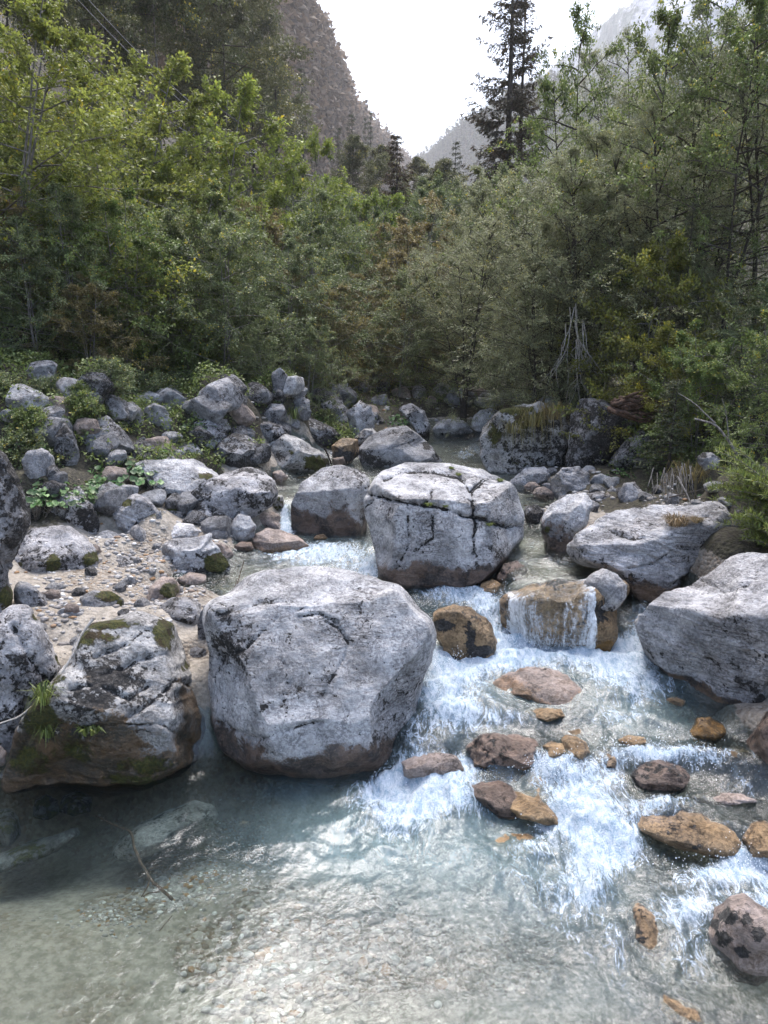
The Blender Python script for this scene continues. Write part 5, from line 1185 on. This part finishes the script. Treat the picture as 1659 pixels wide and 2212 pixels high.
def falls(label, x0, x1, zt, zb, yback, key=None, reach=.28, dens=lambda s, t: 0 * s, nx=70, nz=70):
    bv = None
    if key:
        P, Fc = BVH[key]; bv = BVHTree.FromPolygons([tuple(p) for p in P], [tuple(int(i) for i in f) for f in Fc])
    S, Tt = np.meshgrid(np.linspace(0, 1, nx), np.linspace(0, 1, nz)); s = S.ravel(); tt = Tt.ravel()
    x = x0 + (x1 - x0) * s; p = np.zeros((len(s), 3))
    yc, zc = yback, (zt + zb) / 2 - .05
    for i in range(len(s)):
        th = math.radians(-25 + 145 * tt[i]); d = Vector((0, -math.sin(th), math.cos(th)))
        c = Vector((x[i], yc, zc)); r = None
        if bv:
            h = bv.ray_cast(c + d * 3, -d)
            if h[0] is not None: r = 3 - h[3] + .03
        # default curved shell of falling water
        a_, b_ = reach, zt - zc
        r0 = 1 / math.sqrt((d.y / a_) ** 2 + (d.z / b_) ** 2)
        if d.z < 0: r0 = min(a_ * 1.08 / max(abs(d.y), .2), 2)
        r = r0 * .82 if r is None else r
        q = c + d * r; p[i] = (x[i], q.y, q.z)
    G = p.reshape(nz, nx, 3)
    for _ in range(4): G[1:-1, 1:-1] = (G[1:-1, 1:-1] * 2 + G[:-2, 1:-1] + G[2:, 1:-1] + G[1:-1, :-2] + G[1:-1, 2:]) / 6
    p = G.reshape(-1, 3)
    p[:, 1] -= (.01 + .03 * tt) * (fbm(np.stack([x * 14, x * 0, p[:, 2] * 3], 1), 3, 5) + .3)
    p[:, 2] = np.maximum(p[:, 2], zb - .1)
    me = mesh_np('waterfall', p, grid_faces(nx, nz)[:, ::-1], M['fall'], True)
    edge = sstep(0, .22, s) * sstep(1, .88, s) * sstep(0, .3, tt)
    gate = fbm(np.stack([s * 7, s * 0, tt * .8], 1), 2, 15)
    edge = edge - .55 * sstep(.05, .45, gate) * (1 - .75 * tt)
    vcol(me, 'fl', np.stack([np.clip(dens(s, sstep(.15, 1, tt)) - .35 * sstep(-.1, .4, gate) * (1 - .6 * tt), 0, 1), np.clip(edge, 0, 1), edge * 0], 1))
    return tag(link('waterfall', me), label, kind='structure')
xa = PY(1078, 1330, 8.35)[0]; xb = PY(1272, 1330, 8.35)[0]
falls('thin white curtain of water spilling over the ochre boulder', xa, xb, 1.14, .52, 8.75, 'fallrock', .35,
      lambda s, t: -.08 + .75 * np.exp(-((s - .12) / .16) ** 2) * (.4 + t) + .75 * t ** 2 + .6 * np.exp(-((s - .93) / .07) ** 2) - .35 * np.exp(-((s - .45) / .18) ** 2) * (1 - t))
xa = PY(1352, 1330, 8.8)[0]; xb = PY(1418, 1330, 8.8)[0]
falls('narrow chute of water between the ochre boulder and the long slab', xa, xb, 1.04, .56, 8.95, None, .3, lambda s, t: .1 + .5 * t + .3 * s)
xa = PY(598, 1100, 12.2)[0]; xb = PY(634, 1100, 12.2)[0]
falls('small steep cascade left of the two-toned boulder', xa, xb, 1.30, .86, 12.5, None, .3, lambda s, t: .45 + .5 * t, 30, 40)
# spray
def spray():
    rng = np.random.RandomState(3); P_ = []; S_ = []
    for u, v, z, sx, sz, n in [(1120,1395,.55,.25,.07,900),(1200,1400,.55,.2,.06,500),(1085,1330,.65,.08,.18,350),(960,1440,.55,.14,.08,250),(930,1660,.06,.25,.05,700),(1010,1670,.12,.15,.05,300),(1225,1680,.2,.12,.06,400),(1180,1655,.3,.12,.05,200),
                               (1300,1810,.08,.25,.05,500),(1390,1620,.38,.25,.04,350),(1520,1640,.35,.25,.04,250),(1640,1860,.12,.2,.06,400),(1580,1880,.08,.25,.04,250),(615,1140,.9,.12,.05,200),(720,1185,.85,.4,.03,200),(1385,1375,.6,.12,.06,200),(940,1290,.7,.15,.03,150),(1050,1300,.75,.1,.05,200),(1250,1740,.12,.2,.05,300)]:
        c = PZ(u, v, z); p = c + rng.normal(size=(n, 3)) * np.array([sx, sx * .5, sz]); p[:, 2] = np.abs(p[:, 2] - z) + z
        P_.append(p); S_.append(rng.uniform(.0018, .0055, n))
    P_ = np.vstack(P_); S_ = np.concatenate(S_)
    o = np.array([(1, 0, 0), (-1, 0, 0), (0, 1, 0), (0, -1, 0), (0, 0, 1.4), (0, 0, -1.4)]); f = np.array([(0, 2, 4), (2, 1, 4), (1, 3, 4), (3, 0, 4), (2, 0, 5), (1, 2, 5), (3, 1, 5), (0, 3, 5)])
    V = (P_[:, None] + o[None] * S_[:, None, None]).reshape(-1, 3); Fc = (f[None] + (np.arange(len(P_)) * 6)[:, None, None]).reshape(-1, 3)
    t = NT('white droplets'); bs = t.n('ShaderNodeBsdfDiffuse', i_Color=(.88, .92, .96)); m = t.surf(bs.outputs[0])
    tag(link('spray', mesh_np('spray', V, Fc, m)), 'white droplets thrown up where the water falls', kind='stuff')
spray()
# ------------------------------------------------------------------ gravel and loose stones
def gravel():
    V0, F0 = ico(1); rng = np.random.RandomState(8); P_ = []; S_ = []; C_ = []
    for u, v, su, sv, n, r0, r1 in [(370,1880,60,40,420,.012,.032),(460,1825,70,35,320,.01,.026),(560,1760,90,50,320,.008,.02),(240,1950,70,35,260,.008,.02),(520,1700,60,25,200,.008,.018),(620,2000,130,80,160,.02,.05),(800,2000,150,80,110,.025,.06),(560,2090,120,60,120,.02,.045),
                                    (180,1250,120,50,220,.008,.04),(330,1290,80,60,300,.008,.05),(260,1200,90,30,220,.01,.05),(120,1330,80,50,120,.01,.05),(400,1230,60,40,220,.01,.06),(450,1180,60,30,120,.015,.05),(430,1280,50,30,120,.015,.04),(180,1480,60,60,60,.01,.03),(1240,1090,60,30,140,.02,.06),(1180,1060,40,20,60,.02,.05),(1420,1110,110,20,160,.015,.05),(900,930,160,20,120,.03,.09),(650,960,100,30,100,.03,.08)]:
        uu = u + rng.normal(0, su * .6, n); vv = v + rng.normal(0, sv * .6, n)
        z0 = float(hit(u, v)[2]) - (.22 if v > 1650 else 0)
        p = PZ(uu, vv, z0); p[:, 2] = bed(p[:, 0], p[:, 1]); P_.append(p); S_.append(rng.uniform(r0, r1, n))
    P_ = np.vstack(P_); S_ = np.concatenate(S_); n = len(P_)
    sc = rng.uniform(.6, 1.2, (n, 1, 3)) * np.array([1.15, 1, .6]); 
    V = P_[:, None] + V0[None] * sc * S_[:, None, None] * rng.uniform(.85, 1.15, (n, len(V0), 1))
    Fc = (F0[None] + (np.arange(n) * len(V0))[:, None, None]).reshape(-1, 3)
    t = NT('mixed pebbles'); R, G, B, _ = t.attr('pb')
    c = t.mix(R, (.20, .18, .165), (.36, .345, .33)); c = t.mix(t.smooth(G, .86, .96), c, (.26, .15, .07)); c = t.mix(t.smooth(B, .85, .95), c, (.62, .60, .57))
    bs = t.n('ShaderNodeBsdfPrincipled', i_Base_Color=c, i_Roughness=.7)
    me = mesh_np('gravel', V.reshape(-1, 3), Fc, t.surf(bs.outputs[0]), True); vcol(me, 'pb', np.repeat(rng.rand(n, 3), len(V0), 0))
    tag(link('gravel', me), 'loose pebbles on the stream bed and beach', kind='stuff')
gravel()
LS = []
V0, F0 = ico(4)
for k_ in range(5):
    rg = np.random.RandomState(50 + k_); V = V0 * (1 + .22 * fbm(V0 * 1.2 + k_ * 9, 3, k_))[:, None]
    for _ in range(16):
        n = rg.normal(size=3); n /= np.linalg.norm(n); s_ = V @ n; V = V - (np.maximum(s_ - rg.uniform(.58, .85), 0) * .97)[:, None] * n
    V = V * (1 + .05 * fbm(V * 4, 4, 5)[:, None]) * np.array([1.2, .9, .8]); me_ = mesh_np('stone', V, F0, None, True); vcol(me_, 'rk', np.zeros((len(V), 3)))
    me_.materials.append(M[['grey', 'pale', 'mottle', 'dark', 'pink'][k_]]); LS.append(me_)
rs = random.Random(12)
ZN = [('middling grey rock in the pile at the foot of the left bank bushes', 'rock pile under the left bank bushes', [(60,880),(130,905),(215,862),(270,905),(320,885),(365,880),(410,855),(455,905),(480,878),(520,905),(545,870),(590,905),(625,850),(650,905),(690,870),(730,905),(745,850),(180,950),(110,960),(310,1000),(355,985),(600,935),(470,940)], (.22,.42)),
      ('small stone lying between the boulders of the left bank', 'loose stones of the left bank', [(120,1080),(60,1110),(240,1100),(330,1095),(300,1170),(430,1130),(380,1110),(470,1150),(510,1130),(340,1060),(560,1000),(520,960),(450,880),(600,870),(560,880),(350,900),(250,905),(160,860),(640,930),(90,820),(420,890),(660,890),(300,860),(500,850)] + [(rs.uniform(20, 760), rs.uniform(870, 1010)) for _ in range(16)] + [(rs.uniform(60, 560), rs.uniform(1010, 1150)) for _ in range(16)], (.12,.30)),
      ('rock at the foot of the thicket behind the upper stream', 'rocks along the foot of the far thicket', [(700,850),(740,870),(780,850),(820,880),(830,850),(870,865),(640,860),(905,860),(930,880),(960,862),(990,880),(1030,865),(1060,880),(720,890),(1100,870),(800,905)], (.22,.50)),
      ('small stone on the shore right of the cracked midstream boulder', 'loose stones of the right shore', [(1190,1030),(1240,1010),(1290,1070),(1320,1060),(1350,1090),(1390,1095),(1450,1100),(1220,1100),(1500,1110),(1270,1120),(1560,1120),(1600,1135),(1420,1075),(1180,1062),(1540,1080)], (.07,.16)),
      ('small stone half sunk in the pale sand of the beach', 'stones in the sand beach', [(200,1260),(260,1290),(330,1250),(120,1290),(300,1230),(150,1340),(350,1310),(420,1260),(230,1320),(110,1310),(280,1270),(360,1270),(310,1330),(210,1210),(270,1350),(390,1290),(170,1300),(340,1200),(300,1390),(130,1230),(380,1230),(90,1370),(180,1400),(450,1230),(470,1260)], (.05,.11))]
for lb, gp, pl, (r0, r1) in ZN:
    for (u, v) in pl:
        h = hit(u, v); o = link('stone', rs.choice(LS), None, (h[0], h[1], float(bed([h[0]], [h[1]])[0]) + .02))
        r = rs.uniform(r0, r1); o.scale = (r, r, r); o.rotation_euler = (rs.uniform(-.4, .4), rs.uniform(-.4, .4), rs.uniform(0, 6))
        tag(o, lb, 'stone', gp)
# ------------------------------------------------------------------ herbs, grass
def herb_mesh(seed, n, R, r0, r1, hgt=.28):
    rng = np.random.RandomState(seed); T = Tubes(); V = []; Fc = []; A = []; k = 8
    for i in range(n):
        a = rng.uniform(0, 6.28); d = R * math.sqrt(rng.rand()); h = hgt * (1 - .5 * d / R) * rng.uniform(.6, 1.15)
        c = np.array([math.cos(a) * d, math.sin(a) * d, h]); r = rng.uniform(r0, r1)
        T.add([np.array([c[0] * .5, c[1] * .5, -.05]), np.array([c[0] * .85, c[1] * .85, h * .6]), c], .005, .003, 3)
        tilt = rng.normal(0, .3, 2) + np.array([math.cos(a), math.sin(a)]) * .35
        nz = np.array([tilt[0], tilt[1] - .25, 1]); nz /= np.linalg.norm(nz); x_ = np.cross(nz, [0, 1, 0]); x_ /= np.linalg.norm(x_); y_ = np.cross(nz, x_)
        b = len(V) ; V.append(c + nz * -.012)
        for j in range(k):
            t_ = j / k * 6.283 + a; rr = r * (1 - .45 * (j == 0)) * rng.uniform(.85, 1.1)
            V.append(c + (x_ * math.cos(t_) + y_ * math.sin(t_)) * rr + nz * rng.uniform(-.01, .012))
        for j in range(k): Fc.append((b, b + 1 + j, b + 1 + (j + 1) % k))
        A += [(rng.rand(), rng.rand(), rng.rand() * .9)] * (k + 1)
    me = mesh_np('leaves', V, Fc, LM['herb'], True); vcol(me, 'lf', np.array(A)); return T.mesh('stems', BK['grey']), me
HB = [herb_mesh(1, 210, .55, .028, .055, .42), herb_mesh(2, 140, .42, .026, .05, .36), herb_mesh(3, 40, .2, .018, .035, .16)]
def herb(i, u, v, s, label, dz=0, Y=None):
    h = hit(u, v) if Y is None else PY(u, v, Y)
    e = bpy.data.objects.new('leafy_plant', None); COL.objects.link(e); e.location = (h[0], h[1], h[2] + dz - (.15 if Y is None else .2)); e.scale = (s,) * 3
    e.rotation_euler = (0, 0, u)
    link('stems', HB[i][0], e); link('leaves', HB[i][1], e); tag(e, label, 'plant'); return e
for a in [(0,270,1045,1.25,'large clump of broad round leaves left of the long white boulder'),(1,330,1000,1.2,'broad-leaved clump directly under the large smooth grey block'),(1,215,1075,1.2,'broad-leaved clump behind the steep pinkish boulder'),
          (0,75,1085,1.1,'broad-leaved clump next to the tall left rock'),(1,140,1080,1.1,'darker broad-leaved clump below the squat grey rock'),(1,50,960,1.,'pale-leaved plant in front of the left bushes'),
          (1,855,915,1.0,'small bright green clump by the upper stream under the trees'),(0,1385,1010,1.1,'bright clump of broad leaves on the right bank below the sloping dark rock'),(1,1340,1035,.9,'lower bright leafy clump above the bluish white stone'),
          (1,1430,1035,.8,'broad-leaved clump merging into dry grass on the right earth bank'),(2,1520,1075,1.6,'small leafy plant at the foot of the right earth bank'),(1,1560,1110,.7,'leafy plant beside the end of the long slab'),(2,1275,1005,1.,'little green plant between two white rocks on the right shore'),(1,430,920,.9,'green plant among the rocks of the left bank'),(1,690,905,.9,'green plant left of the spotted boulder upstream')]:
    herb(*a)
def tuft_mesh(seed, n, h, lm, spread=.06, droop=.6):
    rng = np.random.RandomState(seed); V = []; A = []
    for i in range(n):
        a = rng.uniform(0, 6.28); b0 = np.array([math.cos(a), math.sin(a), 0]) * spread * rng.rand(); L = h * rng.uniform(.5, 1.1); out = np.array([math.cos(a), math.sin(a), 0]) * rng.uniform(.2, .9)
        w = .004; sd = np.array([-math.sin(a), math.cos(a), 0]) * w
        p1 = b0 + out * L * .4 + np.array([0, 0, L * .55]); p2 = b0 + out * L * .95 + np.array([0, 0, L * (.75 - droop * rng.rand())])
        V += [b0 - sd, b0 + sd, p1 + sd, p1 - sd, p1 - sd, p1 + sd, p2 + sd * .2, p2 - sd * .2]; c = (rng.rand(), rng.rand(), rng.rand() * .9); A += [c] * 8
    me = mesh_np('blades', V, np.arange(len(V)).reshape(-1, 4), LM[lm]); vcol(me, 'lf', np.array(A)); return me
TF = {'dry': tuft_mesh(1, 260, .2, 'reed', .12), 'green': tuft_mesh(2, 90, .3, 'grass', .05, 1.), 'small': tuft_mesh(3, 80, .07, 'grass', .04), 'hang': tuft_mesh(4, 110, .45, 'olive', .15, 1.9)}
def tuft(kind, u, v, key, s, label):
    h = cast(key, u, v) if key else None
    p = h[0] if (h and h[0] is not None) else Vector(hit(u, v))
    o = link('grass_tuft', TF[kind], None, p); o.scale = (s,) * 3; tag(o, label, 'grass tuft')
for a in [('dry',1462,1135,'slab',1.,'brown dry grass tuft growing on the face of the long slab'),('dry',1505,1128,'slab',.5,'small dry tuft right of the brown one on the long slab'),
          ('green',95,1520,'leftfront',.9,'upper arching grass tuft on the left flank of the mossy boulder'),('green',105,1590,'leftfront',.9,'lower drooping grass tuft on the left flank of the mossy boulder'),
          ('small',925,1092,'centre',1.3,'dark grass tuft in the crack left of the middle of the midstream boulder'),('small',962,1095,'centre',.8,'tiny green tuft right of the dark tuft in the crack'),('small',975,1013,'centre',.8,'upper tiny moss tuft on top of the midstream boulder'),('small',990,1027,'centre',.9,'lower tiny moss tuft on top of the midstream boulder'),
          ('small',1080,1040,'centre',1.,'yellowish tuft at the right of the top of the midstream boulder'),('small',1057,1135,'centre',1.,'grass tuft in the long crack right of the middle of the midstream boulder'),
          ('hang',1150,920,'mossblock',1.3,'hanging dry grass on the left shoulder of the moss-capped block'),('hang',1190,905,'mossblock',1.3,'hanging dry grass in the middle of the moss-capped block'),('hang',1110,935,'mossblock',1.,'short hanging grass at the left edge of the moss-capped block'),
          ('hang',1450,1010,None,1.3,'tall dry grass hanging over the right earth bank'),('hang',1490,1040,None,1.2,'dry grass at the foot of the right earth bank'),('hang',1530,1020,None,1.2,'dry grass above the two-spotted grey rock'),('green',635,905,None,1.5,'grass clump under the stems on the left bank'),('green',415,1000,None,1.2,'grass beside the flat mottled rock'),
          ('small',195,1580,'leftfront',2.2,'fresh green herb growing on the front of the mossy boulder'),('green',1500,985,None,1.4,'yellow-green grass fringe under the low spruce on the right bank'),('hang',1400,1000,None,1.1,'dry grass mixed with the bright leafy clump')]:
    tuft(*a)
# undergrowth, one mass
def under():
    rng = np.random.RandomState(4); n = 80000
    x = rng.uniform(-13, 12, n); y = rng.uniform(10.5, 30, n)
    x[::2] = rng.uniform(-9, -.5, len(x[::2])); y[::2] = rng.uniform(11.2, 17.5, len(y[::2]))
    z, w = level(x, y)
    ok = (w < .25) & ((y > 18.5) | (x < -5.9) | (x > 5.2) | ((z > 1.55) & (y > 11.6)))
    x, y = x[ok], y[ok]; z = bed(x, y)
    m = fbm(np.stack([x, y, z], 1) * .9, 3, 6) > -.18; x, y, z = x[m], y[m], z[m]; n = len(x)
    pos = np.stack([x, y, z + rng.uniform(0, .35, n) ** 1.3], 1)
    me = leaves_mesh('undergrowth', pos, rnd_unit(rng, n) + np.array([0, 0, .2]), rnd_unit(rng, n) * .5 + np.array([0, 0, 1]), .075 * rng.uniform(.6, 1.3, n), .042, rng.rand(n, 3) * np.array([1, 1, .9]), LM['green'])
    tag(link('undergrowth', me), 'low green undergrowth between rocks and trees', kind='stuff')
under()
# willow shoots near the right edge
def shoots(seed, n, H, label, u, v, Y):
    rng = np.random.RandomState(seed); T = Tubes(); P_ = []; D_ = []
    for i in range(n):
        a = rng.uniform(1.9, 4.6); L = H * rng.uniform(.6, 1.1); s = np.linspace(0, 1, 7)
        d = np.array([math.cos(a) * .8, math.sin(a) * .6, .55 + rng.rand() * .5])
        p = d * (L * s)[:, None] + np.array([0, 0, -.35 * L]) * (s ** 2)[:, None] + rng.normal(0, .05, 3); T.add(p, .006, .002, 4)
        m = 90; t_ = rng.uniform(.15, 1.02, m); q = np.stack([np.interp(t_, s, p[:, c]) for c in range(3)], 1)
        P_.append(q); D_.append(d / np.linalg.norm(d) * .7 + rnd_unit(rng, m) * .7)
    pos = np.vstack(P_); D = np.vstack(D_); N = len(pos)
    e = bpy.data.objects.new('willow_shrub', None); COL.objects.link(e); e.location = PY(u, v, Y)
    link('stems', T.mesh('stems', BK['grey']), e)
    link('leaves', leaves_mesh('leaves', pos, D, rnd_unit(rng, N) * .7 + np.array([0, 0, 1]), .085 * rng.uniform(.7, 1.2, N), .013, rng.rand(N, 3) * np.array([1, 1, .93]), LM['grass']), e)
    tag(e, label, 'shrub')
shoots(1, 70, 1.05, 'spiky light green willow shoots at the right edge, upper clump', 1700, 1110, 8.6)
shoots(2, 50, .85, 'spiky light green willow shoots behind the right edge boulder, lower clump', 1700, 1190, 8.2)
# ------------------------------------------------------------------ dead wood
def pz(l, z): return [PZ(u, v, z) for u, v in l]
wood('branch', [(pz([(207,1763),(245,1782),(285,1793),(290,1830),(305,1870),(330,1905),(372,1943)], -.08), .010, .013), (pz([(318,1893),(325,1905),(305,1938)], -.08), .008, .005), (pz([(345,1925),(320,1930),(308,1938)], -.08), .006, .004), (pz([(320,1880),(340,1872),(352,1870)], -.08), .006, .003)], 'brown', 'crooked brown branch lying under the clear water at lower left', 'branch')
wood('twig', [(pz([(345,2010),(360,1992),(372,1978)], -.1), .004, .003)], 'brown', 'thin dark twig on the pale stream bed below the crooked branch', 'twig')
wood('branch', [([PY(1275,1500,7.55), PY(1255,1480,7.6), PY(1240,1465,7.62), PY(1224,1449,7.65)], .009, .006), ([PY(1240,1465,7.62), PY(1235,1452,7.62), PY(1231,1441,7.62)], .006, .004)], 'brown', 'forked dark stick jutting out of the white water beside the pinkish flat rock', 'branch')
wood('branch', [([PY(200,1338,6.6), PY(175,1370,6.5), PY(150,1430,6.3), PY(100,1500,6.1), PY(40,1552,6.0), PY(-20,1568,6.0)], .014, .006)], 'pale', 'bleached curved branch caught between the mossy boulder and the left edge boulder', 'branch')
wood('branch', [([PY(512,1262,8.6), PY(520,1235,8.75), PY(527,1212,8.9)], .006, .004), ([PY(506,1270,8.6), PY(512,1250,8.7)], .005, .003)], 'reed' if 'reed' in BK else 'brown', 'short upright brown twig at the inlet behind the huge front boulder', 'twig')
wood('branch', [([PY(700,968,15.6), PY(710,985,15.6), PY(716,1002,15.6)], .02, .015)], 'dark', 'short dark stump of wood at the tiny fall left of the whale-backed boulder', 'branch')
rw = random.Random(3); ps = []
for k_ in range(13):
    u0 = 1235 + rw.uniform(-25, 25); v0 = rw.uniform(650, 740); du = rw.uniform(-75, 70); dv = rw.uniform(90, 170)
    pts = [PY(u0, v0, 15.3)]
    for j in (1, 2, 3, 4): pts.append(PY(u0 + du * (j / 4) ** 1.7 + rw.uniform(-9, 9), v0 + dv * (j / 4) ** .9, 15.3 - .1 * j))
    ps.append((pts, .012, .003))
    ps.append(([pts[2], pts[2] + np.array([rw.uniform(-.25, .25), 0, -.2]), pts[2] + np.array([rw.uniform(-.4, .4), -.1, -.5])], .006, .002))
wood('dead_branches', ps, 'pale', 'bundle of bleached dead branches hanging over the moss-capped block', 'dead branches', 4)
ps = []
for k_ in range(18):
    u0, v0 = 1320 + rw.uniform(-5, 25), 872 + rw.uniform(-14, 14); pts = [PY(u0, v0, 12.9)]
    for j in range(5):
        u0 += rw.uniform(8, 26); v0 += rw.uniform(-10, 11); pts.append(PY(u0, v0, 12.9 - rw.uniform(0, .25)))
    ps.append((pts, rw.uniform(.03, .06), .012))
wood('tree_stump', ps, 'brown', 'gnarled uprooted stump on top of the right bank behind the lichen block', 'stump', 6)
wood('sapling', [([PY(1608,1010,10.2), PY(1580,960,10.2), PY(1545,915,10.3), PY(1500,905,10.4)], .022, .012), ([PY(1545,915,10.3), PY(1500,870,10.4), PY(1465,850,10.5)], .012, .004), ([PY(1575,955,10.2), PY(1570,900,10.2), PY(1560,860,10.2)], .01, .004)], 'grey', 'bare bent sapling stem arching over the right earth bank', 'sapling')
ps = []
for k_ in range(22):
    u0 = rw.uniform(1400, 1500); v0 = rw.uniform(1000, 1040)
    ps.append(([PY(u0, v0, 9.9), PY(u0 + rw.uniform(-12, 12), v0 + 35, 9.75), PY(u0 + rw.uniform(-30, 30), v0 + rw.uniform(50, 85), 9.7)], .006, .003))
wood('roots', ps, 'grey', 'thin exposed roots trailing down the right earth bank', 'roots', 4)
wood('branch', [([PY(1445,1075,9.4), PY(1500,1062,9.3), PY(1560,1045,9.2)], .01, .005)], 'dark', 'dark twig leaning across the dusty rock on the right earth bank', 'twig')
wood('branch', [([PY(1463,1030,9.5), PY(1480,1060,9.3), PY(1492,1085,9.2)], .014, .008)], 'grey', 'grey stick leaning down from the right earth bank onto the slab', 'branch')
# ------------------------------------------------------------------ cables
t = NT('cable'); cm_ = t.surf(t.n('ShaderNodeBsdfPrincipled', i_Base_Color=(.30, .30, .32), i_Roughness=.5).outputs[0])
for (a, b, lb) in [((150, -20), (700, 405), 'uppermost of the three thin cables crossing the upper left wood'), ((165, -30), (680, 380), 'middle of the three thin cables crossing the upper left wood'), ((60, 10), (560, 330), 'lowest of the three thin cables crossing the upper left wood')]:
    p0, p1 = PY(a[0], a[1], 30), PY(b[0], b[1], 52); s = np.linspace(0, 1, 24)[:, None]
    q = p0 * (1 - s) + p1 * s; q[:, 2] -= (1.2 * 4 * s * (1 - s))[:, 0]
    T = Tubes(); T.add(q, .014, .014, 5); me = T.mesh('cable', cm_); tag(link('cable', me), lb, 'cable')
# ------------------------------------------------------------------ haze
HZ = 0.00042
if HZ:
    t = NT('valley haze'); pv = t.n('ShaderNodeVolumePrincipled'); pv.inputs['Color'].default_value = (.95, .96, 1, 1); pv.inputs['Density'].default_value = HZ; pv.inputs['Anisotropy'].default_value = .5
    t.t.links.new(pv.outputs[0], t.out.inputs['Volume'])
    bmh = bmesh.new(); bmesh.ops.create_cube(bmh, size=1); bmesh.ops.scale(bmh, vec=(2600, 4200, 620), verts=bmh.verts); bmesh.ops.translate(bmh, vec=(100, 1550, 260), verts=bmh.verts)
    meh = bpy.data.meshes.new('haze'); bmh.to_mesh(meh); bmh.free(); meh.materials.append(t.m)
    tag(link('haze', meh), 'thin pale haze filling the valley', kind='stuff')
